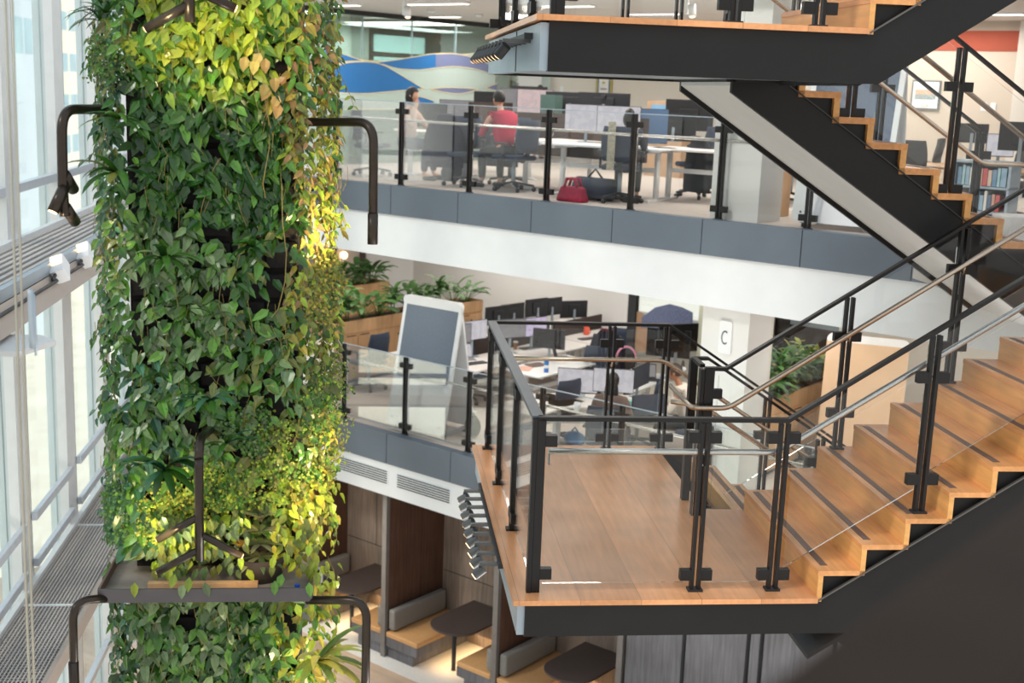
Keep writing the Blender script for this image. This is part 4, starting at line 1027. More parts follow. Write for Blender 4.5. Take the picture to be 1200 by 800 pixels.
# jackets on chairs
def jacket(loc, rot, label, m, m2):
    t = thing('jacket', label, 'jacket', loc, rot, 'jackets on chairs')
    mb = MB(); n = 12; vs = []
    for j in range(6):
        z = -.0-.15*j; wd = (.12, .24, .26, .27, .28, .29)[j]
        for k in range(n):
            a = 2*math.pi*k/n; vs.append((wd*math.cos(a)*(1+.05*math.sin(3*a+j)), .07*math.sin(a)*(1+.25*(j > 0)), z))
    mb.add(vs, [(j*n+k, j*n+(k+1) % n, (j+1)*n+(k+1) % n, (j+1)*n+k) for j in range(5) for k in range(n)]+[tuple(range(n))])
    mb.build('coat', m, t, smooth=True)
    for s in (-1, 1): MB().tube([(s*.2, .02, -.12), (s*.27, .06, -.35), (s*.29, .05, -.68)], .06, 10, .05).build('sleeve', m, t, smooth=True)
    MB().tube([(-.1, -.05, -.0), (0, -.08, .01), (.1, -.05, -.0)], .025, 8).build('collar', m2, t, smooth=True)
    return t
q = fz(712, 388, Z2+1.05)
chair(F(q.x, q.y+.33, Z2), AF+R(200), 'dark chair under the navy jacket, in front of the white wall')
jacket(F(q.x, q.y, Z2+1.08), AF+R(20), 'navy jacket with red lining hung on a chair behind the landing posts', mat('navy cloth', (38, 38, 54), .95, 0, .2, 40), mat('maroon lining', (110, 34, 48), .9))
t = thing('headphones', 'pink headband hanging on a chair near the frosted glass', 'headphones', FW_(fz(734, 420, Z2+.9)), AF+R(30))
MB().tube([(.16*math.cos(math.pi*k/8), 0, .2*math.sin(math.pi*k/8)) for k in range(9)], .018, 8).build('band', mat('pink plastic', (226, 150, 176), .5), t, smooth=True)
for s in (-1, 1): MB().tube([(s*.14, 0, -.02), (s*.17, 0, -.02)], .045, 14).build('ear_cup', DARK, t, smooth=True)
for i, (px, py, rr_, lab) in enumerate(((548, 452, 250, 'office chair half hidden behind the mobile board'), (447, 420, 90, 'dark chair peeping out left of the mobile board'), (700, 452, 30, 'office chair tucked under the white desk with the bottle'), (650, 500, 80, 'dark office chair behind the lower balcony glass, left of the blue bag'), (745, 505, 120, 'dark office chair behind the lower balcony glass, below the tissue box'))):
    q = fz(px, py+18, Z2); chair(F(-14.95 if px == 447 else min(q.x, -8.2), 14.7 if px == 447 else max(13.45, q.y), Z2), AF+R(rr_), lab)
q = fz(673, 521, Z2)
t = thing('shopping_bag', 'bright blue plastic bag on the floor under the near desk', 'bag', FW_(q), AF)
MB().ball((0, 0, .1), (.19, .13, .11), 14, 8).build('bag', mat('blue plastic', (54, 140, 205), .4, 0, .15, 8), t, smooth=True); MB().tube([(-.08, 0, .18), (0, 0, .27), (.08, 0, .18)], .012, 6).build('handle', mat('blue plastic', (54, 140, 205)), t)
q = fz(728, 515, Z2)
t = thing('waste_bin', 'grey waste bin standing under the near desk', 'bin', FW_(q), AF)
MB().lathe([(.11, 0), (.14, .36), (.13, .36), (.1, .02), (.001, .02)], 18).build('bin', GREYMET, t, smooth=True)
MB().lathe([(.142, .33), (.146, .35), (.142, .37), (.134, .36)], 18).build('rim', DARK, t, smooth=True)
# frosted glass wall with tan panel and speckled hill, dark post
V5 = 17.2
g = lambda x, y: atv(x, y, V5)
a = g(741, 350); b = g(812, 360)
t = T('window_20', None, None, 'F', (a.x, V5, Z2), kind='structure')
t.part('pane', MB().box(a.x, V5, Z2, b.x+.4, V5+.012, 6.38), glass('office partition glass', (.93, .95, .92), .8))
t.part('mullion', MB().box(a.x-.05, V5-.04, Z2, a.x+.1, V5+.06, 6.38), DARK)
poly = [g(x, y) for x, y in ((752, 372), (768, 360), (785, 356), (800, 360), (812, 366), (812, 384), (752, 384))]
mb = MB().prism([(p.x, p.z) for p in poly], lambda u, v, k: (u, V5-.003-.002*k, v)); t.part('violet_film', mb, FRITV)
poly = [g(x, y) for x, y in ((744, 364), (752, 366), (766, 378), (772, 384), (772, 412), (744, 412))]
mb = MB().prism([(p.x, p.z) for p in poly], lambda u, v, k: (u, V5-.001-.001*k, v)); t.part('tan_board', mb, mat('tan board', (186, 150, 120), .8, 0, .06, 3))
struct('wall_meeting_room', MB().box(a.x, V5+2.2, Z2, b.x+.3, V5+2.3, 6.38), mat('meeting room wall', (206, 206, 190), .8), 'F')
for i, (px, py) in enumerate(((783, 402), (795, 396))):
    mon_at(px, py, 16.6, (20, 60)[i], ['dark monitor left of the white column', 'dark slanted monitor touching the white column'][i], w=.7, h=.45)
# white columns in line with the balcony edge
def column(z0, z1, n):
    struct('wall_column_%d' % n, MB().box(-7.62, 13.18, z0, -6.98, 13.75, z1), mat('column paint', (232, 231, 228), .7, 0, .02, 2), 'F')
column(Z2, 6.38, 1); column(Z3, 10.08, 2)
c = atv(851, 395, 13.18)
t = T('level_sign', 'small rounded white sign with a grey letter C on the white column', 'sign', 'F', (c.x, 13.17, c.z))
hw, hh = .085, .20
pts = []
for cx, cz, a0 in ((hw-.03, -hh+.03, -90), (hw-.03, hh-.03, 0), (-hw+.03, hh-.03, 90), (-hw+.03, -hh+.03, 180)):
    for k in range(5): pts.append((c.x+cx+.03*math.cos(R(a0+22.5*k)), c.z+cz+.03*math.sin(R(a0+22.5*k))))
t.part('plate', MB().prism(pts, lambda u, v, k: (u, 13.18-.03*k, v)), WHITEP)
arc = [R(50+260*k/20) for k in range(21)]
poly = [(c.x+.036*math.cos(a), c.z+.068*math.sin(a)) for a in arc]+[(c.x+.050*math.cos(a), c.z+.086*math.sin(a)) for a in reversed(arc)]
mb = MB()
for k in range(20):
    q4 = [poly[k], poly[k+1], poly[40-k], poly[41-k]]
    mb.prism(q4, lambda u, v, kk: (u, 13.15-.004*kk, v))
t.part('letter_c', mb, mat('sign grey', (90, 98, 104), .5))
# alcove right of the column: beige wall with control panel, dark room, planter with mixed plants
a = atv(879, 390, 13.75); b = atv(893, 390, 13.75)
struct('wall_alcove', MB().box(-7.0, 13.75, Z2, b.x-.14, 13.85, 6.38), CREAM, 'F')
c = atv(881.5, 376, 13.75)
t = T('control_panel', 'small black wall control panel with a lit green line beside the column', 'panel', 'F', (c.x, 13.74, c.z))
t.part('case', MB().box(c.x-.06, 13.725, c.z-.07, c.x+.06, 13.75, c.z+.07), DARK); t.part('lit_line', MB().box(c.x-.045, 13.722, c.z-.045, c.x+.03, 13.726, c.z-.035), glow('green led', (110, 230, 120), 2))
w0_ = atv(984, 400, 18.2)
struct('wall_dark_room', MB().box(-11.5, 19.9, Z2, -4, 20.0, 6.38), mat('brown room wall', (112, 88, 72), .7, 0, .1, 1), 'F')
struct('trim_62', MB().box(b.x-.14, 13.7, Z2, b.x-.06, 13.86, 6.38), DARK, 'F')
t = T('window_21', None, None, 'F', (-9, 18.2, Z2), kind='structure')
t.part('pane', MB().box(-10.4, 18.2, Z2, w0_.x, 18.21, 6.38), glass('smoked partition glass', (.62, .66, .68), .8))
p0, p1 = atv(925, 400, 18.2), atv(1000, 400, 18.2)
t.part('film', MB().box(p0.x, 18.18, Z2+1.6, w0_.x, 18.19, 6.38), glass('blue grey film', (.55, .64, .68), .5, .2, .35))
# planter on the right, tan front running back from the landing side
pa = fz(898, 470, Z2+1.1); pb = fz(976, 441, Z2+1.1)
planter('tan planter box full of mixed plants, right of the column with the sign', -8.13, -7.63, 15.06, 17.4, 1.1, 3)
spec = [(.35, 0, .55, .0), (.8, 1, .7, 1), (1.15, 1, .62, 0), (1.5, 2, .5, 0), (1.75, 3, .7, 0), (1.95, 0, .6, 0), (.55, 2, .55, 0), (1.3, 0, .65, 0)]
labs = ['leafy green plant at the near end of the tan planter', 'cane plant with strap leaves in the tan planter', 'tall strap-leaved plant in the middle of the tan planter', 'grey bushy plant in the tan planter', 'yellow green bushy plant towards the far end of the tan planter', 'dark leafy plant at the far end of the tan planter', 'grey green shrub near the front of the tan planter', 'broad-leaved plant behind the strap leaves in the tan planter']
for (dv, kd, hh_, _), lab in zip(spec, labs):
    leafy(F(-7.88, 15.06+dv*1.05, Z2+1.03), lab, 'plants in the tan planter', hh_+.15, kd, 20)
solo('side_cabinet', MB().box(-8.2, 14.8, Z2, -7.6, 15.0, Z2+1.12), WHITEP, 'narrow white cabinet end standing against the tan planter', 'cabinet', 'F', bevel=.005)
person(F(-8.9, 17.4, Z2), AF+R(60), 'person seated among the plants behind the tan planter, face half hidden', mat('dark top', (50, 46, 50), .9), DARK, HAIRN, SKINM, 'short', 'desk')
chair(F(-9.0, 17.35, Z2), AF+R(60), 'dark chair behind the tan planter')
e_ = fz(1018, 394, Z2+1.98)
easel(F(e_.x, e_.y, Z2), AF+R(200), 'mobile board with tan rear panel standing right of the plants', 1.1, 1.98, back=mat('tan board face', (214, 182, 150), .8, 0, .04, 5), pin=mat('tan felt', (206, 170, 134), .9, 0, .06, 60), both=False)
w_ = atv(982, 400, 17.75)
struct('wall_stair_back', MB().box(w_.x, 17.75, Z2, 3, 17.85, 6.38), CREAM, 'F')
# ================================================================== UPPER OFFICE (level 3)
# glazed meeting room on the left: glass wall with blue wave film
XG = -16.5
gx = lambda x, y: atx(x, y, XG)
t = T('window_30', None, None, 'F', (XG, 17.3, Z3), kind='structure')
t.part('pane', MB().box(XG-.012, 14.2, Z3, XG, 20.4, 10.08), glass('meeting room glass', (.86, .95, .92), .8))
t.part('head_rail', MB().box(XG-.05, 14.0, 10.0, XG+.05, 20.4, 10.08), DARK)
for x in (425, 483, 534):
    p = gx(x, 60); t.part('joint', MB().box(XG-.004, p.y-.008, Z3, XG+.004, p.y+.008, 10.0), GREYMET)
def wave(top, bot, name, m, off):
    def dens(pts):   # smooth the outline
        out = []
        for i in range(len(pts)-1):
            p0 = pts[max(0, i-1)]; p1 = pts[i]; p2 = pts[i+1]; p3 = pts[min(len(pts)-1, i+2)]
            for k in range(6):
                u = k/6
                out.append(tuple(.5*(2*b+(c-a)*u+(2*a-5*b+4*c-d)*u*u+(3*b-a-3*c+d)*u**3) for a, b, c, d in zip(p0, p1, p2, p3)))
        return out+[pts[-1]]
    T_, B_ = dens(top), dens(bot); mb = MB(); n = max(len(T_), len(B_))
    def samp(L, f): 
        x = f*(len(L)-1); i = min(len(L)-2, int(x)); u = x-i
        return tuple(a*(1-u)+b*u for a, b in zip(L[i], L[i+1]))
    vs = []
    for i in range(n):
        for L_ in (T_, B_):
            x, y = samp(L_, i/(n-1)); p = gx(380+x/5, y/5); vs.append((XG+off, p.y, p.z))
    mb.add(vs, [(2*i, 2*i+1, 2*i+3, 2*i+2) for i in range(n-1)])
    t.part(name, mb, m)
    e = MB(); 
    for L_ in (T_, B_):
        pts = [gx(380+x/5, y/5) for x, y in L_]
        for a, b in zip(pts[:-1], pts[1:]): e.bar((XG+off+.002, a.y, a.z), (XG+off+.002, b.y, b.z), .004, .015)
    t.part('film_edge', e, GOLDL)
wave([(0,330),(100,325),(300,360),(600,340),(1000,300)], [(0,640),(300,640),(600,640),(1000,640)], 'frosted_film', FROST, .004)
wave([(0,432),(100,375),(240,362),(340,380),(450,440),(580,520)], [(0,530),(120,545),(240,548),(340,540),(450,530),(580,520)], 'blue_film', FRITB, .008)
wave([(290,368),(420,350),(540,330),(640,315),(760,315),(880,340),(1010,398)], [(340,375),(420,400),(540,410),(640,400),(760,390),(880,405),(1010,442)], 'blue_film', FRITB, .009)
wave([(650,316),(760,315),(880,340),(1010,398)], [(650,399),(760,390),(880,405),(1010,442)], 'violet_film', FRITV, .012)
wave([(0,282),(120,320),(230,358)], [(0,395),(110,362),(230,359)], 'blue_film', FRITB, .010)
wave([(620,520),(700,513),(800,515),(900,522)], [(620,521),(700,540),(800,548),(900,523)], 'violet_film', FRITV, .011)
wave([(940,515),(1010,488)], [(940,516),(1010,532)], 'violet_film', FRITV, .0105)
wave([(470,590),(550,565),(640,590)], [(470,640),(550,640),(640,640)], 'blue_film', FRITB, .0102)
# room behind the glass: pale wall, brown framed window, terracotta and green cupboards
XB = -18.3
struct('wall_meeting_left', MB().box(XB-.1, 14.2, Z3, XB, 24, 10.08), mat('pale green wall', (206, 218, 208), .8), 'F')
bx_ = lambda x, y: atx(x, y, XB+.02)
def rect(name, x0, y0, x1, y1, m, th=.03, kind=True):
    a, b = bx_(x0, y0), bx_(x1, y1); return MB().box(XB, min(a.y, b.y), min(a.z, b.z), XB+th, max(a.y, b.y), max(a.z, b.z))
BRN = mat('dark brown window frame', (70, 54, 46), .6)
t = T('window_31', None, None, 'F', (XB, 18, Z3+1), kind='structure')
t.part('frame', rect('f', 434, 29, 539, 76, BRN), BRN)
t.part('pane', rect('p', 438, 40, 497, 64, None, .04), glow('bright daylight pane', (196, 236, 232), .85))
t.part('pane', rect('p', 438, 66, 497, 74, None, .04), glow('bright daylight pane', (196, 236, 232), .85))
t.part('blind', rect('p', 510, 33, 536, 50, None, .05), mat('terracotta blind', (120, 66, 50), .8))
t.part('dark_pane', rect('p', 500, 51, 536, 64, None, .05), mat('dark green pane', (44, 66, 60), .3))
t = T('window_32', None, None, 'F', (XB, 21, Z3+1), kind='structure')
t.part('frame', rect('f', 556, 31, 575, 76, BRN), BRN); t.part('pane', rect('p', 562, 36, 590, 74, None, .04), glow('bright daylight pane', (196, 236, 232), .85))
# back wall with framed certificate, switch, open doorway with bright strips
VB = 21.85
a = atv(645, 95, VB)
struct('wall_back_upper', MB().box(a.x, VB, Z3, -7.9, VB+.1, 10.08), CREAM, 'F')
struct('wall_far_room', MB().box(XG, 24.2, Z3, a.x+1.2, 24.3, 10.08), mat('pale green wall', (206, 218, 208), .8), 'F')
for i, (x0, x1) in enumerate(((579, 589), (634, 645))):
    p, q = atv(x0, 100, 24.1), atv(x1, 100, 24.1)
    struct('window_%d' % (33+i), MB().box(p.x, 24.05, Z3, q.x, 24.15, 10), glow('bright daylight strip', (226, 242, 244), 1.0), 'F')
def frame_pic(x0, y0, x1, y1, v, label, fm, parts):
    a, b = atv(x0, y1, v), atv(x1, y0, v)
    t = T('picture_frame', label, 'picture', 'F', ((a.x+b.x)/2, v, a.z), 'framed pictures')
    t.part('frame', MB().box(a.x, v-.03, a.z, b.x, v, b.z), fm)
    W, H = b.x-a.x, b.z-a.z
    for j, (n_, u0, w0, u1, w1, m) in enumerate(parts):
        t.part(n_, MB().box(a.x+W*u0, v-.033-.002*j, a.z+H*w0, a.x+W*u1, v-.03, a.z+H*w1), m)
PAPER = mat('print paper', (240, 240, 238), .6)
frame_pic(698.5, 92, 718.5, 113, VB, 'small gold framed certificate on the cream wall of the upper office', mat('gold frame', (190, 168, 100), .4, .5),
    [('mount', .12, .08, .88, .92, mat('blue mount', (70, 110, 140), .6)), ('sheet', .2, .15, .8, .95, PAPER), ('text_block', .3, .38, .7, .46, mat('print grey', (150, 150, 160), .7)), ('seal', .42, .7, .58, .82, mat('gold frame', (190, 168, 100)))])
def plates(x, y, v, label, n=1):
    c = atv(x, y, v); t = T('wall_switch', label, 'switch', 'F', (c.x, v, c.z-.05), 'wall switches')
    t.part('plate', MB().box(c.x-.04, v-.012, c.z-.06, c.x+.04, v, c.z+.06), WHITEP, bevel=.004); t.part('rocker', MB().box(c.x-.012, v-.018, c.z-.03, c.x+.012, v-.012, c.z+.03), WHITEP)
plates(658.5, 104.5, VB, 'white light switch on the cream wall left of the certificate')
# right end: terracotta band on the cream wall, framed print, outlets
VT = 19.2
a = atv(1070, 100, VT)
p = atv(760, 120, VB)
struct('wall_terracotta', MB().box(-11, VT+.9, 9.0, 2.5, VT+1.0, 10.08), CREAM, 'F')
z0 = atv(1150, 60, VT).z; z1 = atv(1150, 36, VT).z
e = atv(1196.5, 50, VT)
struct('wall_right_upper', MB().box(-8.0, VT, Z3, e.x, VT+.1, 10.08), mat('warm wall paint', (204, 192, 178), .8, 0, .02, 3), 'F')
struct('trim_70', MB().box(-8.0, VT-.012, z0, e.x, VT, min(z1, 10.08)), TERRA, 'F')
struct('wall_right_return', MB().box(e.x, VT-.12, Z3, e.x+.1, VT+.1, 10.08), CREAM, 'F')
struct('wall_right_far', MB().box(e.x+.1, VT-.12, Z3, 3, VT-.02, 10.08), CREAM, 'F')
frame_pic(1067, 94.5, 1104, 128, VT, 'grey framed landscape print with a small caption plate, right of the tall pinboard', mat('pewter frame', (112, 120, 124), .5, .3),
    [('mount', .06, .06, .94, .94, PAPER), ('sky', .12, .36, .88, .85, mat('print pale sky', (216, 220, 220), .7)), ('hills', .14, .52, .86, .68, mat('print warm hills', (206, 172, 148), .7, 0, .2, 30)), ('water', .14, .36, .86, .52, mat('print grey water', (150, 164, 166), .7, 0, .25, 40)), ('caption', .38, .12, .62, .2, mat('caption border', (170, 160, 150), .7)), ('caption_inner', .4, .135, .6, .185, PAPER)])
plates(1153, 125, VT, 'left one of two white wall switches above the desks'); plates(1164, 125.5, VT, 'right one of two white wall switches above the desks')
# ceiling lights
def strip(x0, x1, y, label):
    a, b = fz(x0, y, 10.075), fz(x1, y, 10.075)
    L_ = abs(b.x-a.x)
    t = T('ceiling_light', label, 'light', 'F', (a.x, a.y, 10.04), 'ceiling strip lights')
    t.part('frame', MB().box(a.x-.02, a.y-.07, 10.05, b.x+.02, a.y+.07, 10.085), WHITEP); t.part('diffuser', MB().box(a.x, a.y-.055, 10.04, b.x, a.y+.055, 10.055), STRIPL)
strip(388, 425, 5, 'ceiling strip light close to the planted column'); strip(480, 557, 3.5, 'longest ceiling strip light, upper middle left'); strip(505, 540, 18.5, 'short ceiling strip light nearer the glass wall')
strip(1165, 1200, 15, 'ceiling strip light at the top right corner'); strip(1150, 1200, 30, 'ceiling strip light just above the terracotta band')
strip(640, 700, 6, 'ceiling strip light behind the overhead landing'); strip(740, 800, 15, 'ceiling strip light seen through the overhead balustrade')
for i, (px, py) in enumerate(((476, 10), (809, 6))):
    c = fz(px, py-8, 10.06); t = T('ceiling_spotlight', ['white cylinder ceiling spotlight in front of the glass wall', 'white cylinder ceiling spotlight behind the overhead landing glass'][i], 'light', 'F', (c.x, c.y, 9.85), 'cylinder ceiling spots')
    t.part('stem', MB().box(c.x-.06, c.y-.02, 9.86, c.x-.02, c.y+.02, 10.08), WHITEP); t.part('can', MB().tube([(c.x+.03, c.y, 9.98), (c.x+.06, c.y-.02, 9.83)], .05, 14), WHITEP, smooth=True); t.part('lens', MB().tube([(c.x+.06, c.y-.02, 9.831), (c.x+.061, c.y-.021, 9.825)], .035, 12), LAMP)
for i, (px, py) in enumerate(((505, 13), (561, 18))):
    c = fz(px, py, 10.06); solo('smoke_detector', MB().lathe([(.07, 10.08), (.07, 10.05), (.04, 10.03), (.001, 10.03)], 16, (c.x, c.y, 0)), WHITEP, ['white smoke detector on the ceiling left of the short strip light', 'white smoke detector on the ceiling near the overhead landing'][i], 'detector', 'F', group='smoke detectors', smooth=True)
# ---- desks, chairs and people
def on3(px, py): return fz(px, py, Z3)
B3 = Z3+DK
# end-on pair of desks at left
desk(F(-13.95, 15.3, Z3), AF+R(60), 'pair-end sit-stand desk with white T legs behind the woman in the beige top, left one', 1.4, .75)
desk(F(-12.95, 15.6, Z3), AF+R(60), 'sit-stand desk with white T legs above the black backpack', 1.4, .75)
solo('desk_screen', MB().box(-13.55, 15.5, Z3+.45, -13.48, 17.0, Z3+1.2), mat('umber desk screen', (70, 58, 54)), 'tall dark divider right of the woman in the beige top', 'screen', 'F', group='desk dividers')
q = on3(452, 205)
chair(F(q.x, 14.1, Z3), AF+R(-60), 'dark chair of the woman in the beige top')
p = atv(484, 126, 14.3)
person(F(p.x-.1, 14.25, Z3), AF+R(-75), 'woman with dark bobbed hair and beige top, hand at her chin, upper office', mat('beige blouse', (206, 178, 160), .8, 0, .12, 30), NAVYF, HAIRB, SKINM, 'bob', 'chin', .04)
q = on3(530, 212)
t = thing('backpack', 'black backpack standing on the floor below the sit-stand desk, upper office', 'backpack', F(q.x, q.y, Z3), AF)
MB().ball((0, 0, .2), (.19, .14, .22), 14, 10).build('bag', mat('black nylon', (30, 34, 40), .7, 0, .2, 20), t, smooth=True); MB().ball((0, -.12, .13), (.13, .05, .11), 12, 8).build('front_pocket', mat('slate nylon', (48, 54, 62), .7), t, smooth=True)
MB().tube([(-.05, 0, .41), (0, 0, .47), (.05, 0, .41)], .012, 6).build('handle', DARK, t)
# grey desk cabinets / screens row behind
mon_at(535, 131, 16.2, 25, 'grey document monitor with drawn table, left centre of the upper office', SCREENG, B3, .62, .40)
mon_at(505, 135, 15.9, 15, 'dark monitor behind the woman in the beige top', None, B3, .6, .4)
mon_at(607, 118, 16.6, 38, 'grey lit monitor above the person in crimson', SCREENG, B3, .6, .4)
mon_at(627, 119, 16.6, 34, 'pinkish white lit monitor right of the person in crimson', glow('pink white screen', (232, 206, 204), .7, 60), B3, .6, .4)
mon_at(578, 120, 17.4, 210, 'long dark monitor back left of the standing people', None, B3, .7, .38)
mon_at(620, 112, 18.6, 205, 'dark monitor back in front of the standing people', None, B3, .7, .34)
solo('file_box', MB().box(-.14, -.1, 0, .14, .1, .28), mat('dull green box', (78, 104, 98), .7), 'dull green file box on top of the desk divider', 'box', None)
g_ = bpy.data.objects['file_box']; p = atv(646, 125, 15.6); g_.location = F(p.x, 15.6, p.z-.1); g_.rotation_euler = (0, 0, AF)
solo('desk_screen', MB().box(p.x-.5, 15.4, Z3+.45, p.x+1.9, 15.46, p.z-.1), mat('umber desk screen', (70, 58, 54)), 'long umber divider behind the white screens of the upper office', 'screen', 'F', group='desk dividers')
mon_at(669, 121, 15.9, 205, 'dark wide monitor back below the certificate, left of the webcam', None, B3, .8, .34)
mon_at(708, 122, 15.9, 205, 'dark wide monitor back below the certificate, right of the webcam', None, B3, .8, .34)
c = atv(707, 115, 15.85); solo('webcam', MB().box(c.x-.04, 15.83, c.z-.02, c.x+.04, 15.88, c.z+.05), DARK, 'black webcam standing on the dark monitor backs', 'webcam', 'F', bevel=.01)
desk(F(-10.0, 14.45, Z3), AF+R(10), 'white desk with curved end below the large white monitors', 1.8, .8, top=WHITEP)
desk(F(-11.3, 15.0, Z3), AF+R(70), 'pale desk at the right elbow of the person in crimson', 1.5, .8)
desk(F(-8.75, 15.1, Z3), AF+R(10), 'pale desk right of the woman in the chair, upper office', 1.6, .8)
desk(F(-7.6, 17.0, Z3), AF+R(10), 'dark edged desk near the white column, upper office', 1.6, .8)
mon_at(687, 139, 14.75, 32, 'large white spreadsheet monitor left of the seated woman in the upper office', SCREENW, B3, .62, .40)
mon_at(725, 141, 14.85, 32, 'large white spreadsheet monitor in front of the seated woman in the upper office', SCREENW, B3, .62, .40)
mon_at(765, 148, 15.6, 60, 'blue glazed monitor side right of the seated woman', mat('blue monitor film', (92, 122, 160), .3), B3, .5, .5)
for i, (px, py) in enumerate(((775, 205), (800, 200))):
    pass
q = on3(562, 220)
chair(F(q.x-.32, 13.95, Z3), AF+R(215), 'navy office chair with jacket in front of the person in crimson')
jacket(F(q.x-.5, 13.72, Z3+1.02), AF+R(35), 'dark navy jacket over the chair left of the person in crimson', mat('navy cloth', (38, 38, 54)), mat('navy collar', (46, 50, 70), .9))
p = atv(594, 135, 14.05)
person(F(p.x, 14.05, Z3), AF+R(68), 'person with short dark hair in a crimson top seen from behind, upper office', mat('crimson knit', (176, 32, 66), .9, 0, .1, 40), DARK, HAIRB, SKINM, 'short', 'desk', .16)
chair(F(p.x+.22, 13.98, Z3), AF+R(88), 'dark chair of the person in the crimson top')
q = on3(613, 215)
chair(F(q.x+.12, 14.75, Z3), AF+R(200), 'grey chair right of the person in crimson, hung with a coat')
jacket(F(q.x+.12, 14.53, Z3+1.04), AF+R(20), 'grey coat on the chair right of the person in crimson', mat('grey cloth', (92, 100, 112), .95, 0, .15, 40), mat('grey cloth', (92, 100, 112)))
q = on3(658, 237)
t = thing('handbag', 'crimson tote bag on the floor behind the upper balcony glass', 'bag', F(q.x, 13.42, Z3), AF)
MB().add([(-.22,-.1,0),(.22,-.1,0),(.22,.1,0),(-.22,.1,0),(-.17,-.06,.2),(.17,-.06,.2),(.17,.06,.2),(-.17,.06,.2)], [(0,3,2,1),(4,5,6,7),(0,1,5,4),(1,2,6,5),(2,3,7,6),(3,0,4,7)]).build('bag', mat('crimson fabric', (178, 40, 72), .8, 0, .2, 15), t, bevel=.03)
for s in (-1, 1): MB().tube([(-.1, s*.05, .19), (-.07, s*.05, .3), (.07, s*.05, .3), (.1, s*.05, .19)], .022, 8).build('handle', mat('crimson fabric', (178, 40, 72)), t, smooth=True)
t = thing('duffel_bag', 'dark blue bag behind the crimson tote', 'bag', F(q.x+.05, 13.85, Z3), AF)
MB().tube([(-.28, 0, .16), (.28, 0, .16)], .15, 14).build('bag', NAVYF, t, smooth=True); MB().tube([(-.12, 0, .3), (0, 0, .42), (.12, 0, .3)], .014, 6).build('handle', DARK, t, smooth=True)
q = on3(720, 238)
person(F(q.x+.02, 13.95, Z3), AF+R(28), 'woman with long dark hair seated with her back to the upper balcony glass', mat('blue black cardigan', (44, 52, 70), .9, 0, .15, 40), DARK, HAIRB, SKINM, 'bob', 'typing', .1, .88)
chair(F(q.x, 13.86, Z3), AF+R(28), 'mesh backed chair of the woman facing the large white monitors')
solo('scarf', MB().box(-.05, -.012, 0, .05, .012, .62), mat('speckled wool', (176, 168, 150), .9, 0, .4, 60), 'speckled scarf strip hanging on the chair back of the woman at the white monitors', 'scarf', None, bevel=.008)
g_ = bpy.data.objects['scarf.001'] if 'scarf.001' in bpy.data.objects else bpy.data.objects['scarf']
g_.location = F(q.x+.08, 13.50, Z3+.45); g_.rotation_euler = (0, 0, AF+R(28))
chair(F(-9.25, 15.2+.35, Z3), AF+R(150), 'dark chair with a jacket right of the seated woman, upper office')
jacket(F(-9.1, 15.32, Z3+.86), AF+R(-20), 'black jacket over the chair near the white column, upper office', mat('black cloth', (34, 36, 42), .95, 0, .2, 40), DARK)
chair(F(-8.2, 16.4, Z3), AF+R(120), 'brown backed chair near the white column, upper office', m=mat('brown mesh', (120, 90, 76), .8))
chair(F(-8.0, 15.6, Z3), AF+R(-60), 'far dark chair just left of the white column, upper office')
mon_at(790, 150, 16.9, 200, 'dark monitor left of the white column top', None, B3, .7, .42)
mon_at(808, 135, 18.0, 200, 'dark monitor half hidden by the stair soffit', None, B3, .8, .5)
t = T('shelf_unit', 'pale open shelving with blue boxes behind the desks, under the stair soffit', 'shelf', 'F', (-9.6, 19.0, Z3))
p0 = atv(758, 130, 19.0); p1 = atv(800, 150, 19.0)
t.part('carcass', MB().box(p0.x, 19.0, Z3, p1.x, 19.4, Z3+1.32), mat('tan shelving', (186, 156, 128), .7))
for k in range(3): t.part('blue_box', MB().box(p0.x+.1+.4*k, 18.98, Z3+.95, p0.x+.4+.4*k, 19.0, Z3+1.25), mat('sky blue box', (120, 168, 206), .6))
# people standing / seated far back
p = atv(600, 103, 20.6); person(F(p.x, 20.6, Z3), AF+R(-60), 'person in black with hair tied up standing far back by the doorway', mat('black tee', (24, 24, 28), .9), DARK, HAIRN, SKINM, 'bun', 'stand', 0, (p.z+.16-Z3)/1.82)
p = atv(634, 106, 20.9); person(F(p.x, 20.9, Z3), AF+R(60), 'person with a ponytail far back, facing the one in black', mat('grey tee', (90, 96, 100), .9), DARK, HAIRN, SKINM, 'pony', 'stand', 0, (p.z+.13-Z3)/1.82)
# ---- right of the far flight: pinboard, meeting table, desks, made-up bookcase
easel(F(-6.07, 13.62, Z3), AF+R(6), 'tall white framed mobile pinboard with slate grey felt, behind the stepped black flight', 1.06, 2.1, pin=mat('slate felt', (112, 124, 142), .95, 0, .12, 60))
c = atv(898, 180, 14.0)
p0, p1 = atv(888, 200, 14.6), atv(922, 200, 14.6)
struct('wall_upper_nib', MB().box(p0.x, 14.6, Z3, p1.x, 14.7, 10.08), WHITE, 'F')
leafy(F(atv(908, 100, 14.25).x, 14.25, atv(905, 110, 14.25).z), 'small green plant glimpsed above the top step of the black flight', 'plants in the upper office', .5, 0, 18)
solo('plant_stand', MB().box(atv(900, 100, 14.25).x-.15, 14.1, Z3, atv(900, 100, 14.25).x+.35, 14.4, atv(905, 110, 14.25).z), OAK, 'oak stand below the small plant at the top of the black flight', 'stand', 'F', bevel=.01)
t = T('meeting_table', 'round timber meeting table behind the far glass balustrade', 'table', 'F', (-5.75, 15.85, Z3))
t.part('table_top', MB().lathe([(.001, Z3+.66), (.52, Z3+.66), (.55, Z3+.675), (.55, Z3+.695), (.52, Z3+.70), (.001, Z3+.70)], 32, (-5.75, 15.85, 0)), OAK, smooth=False)
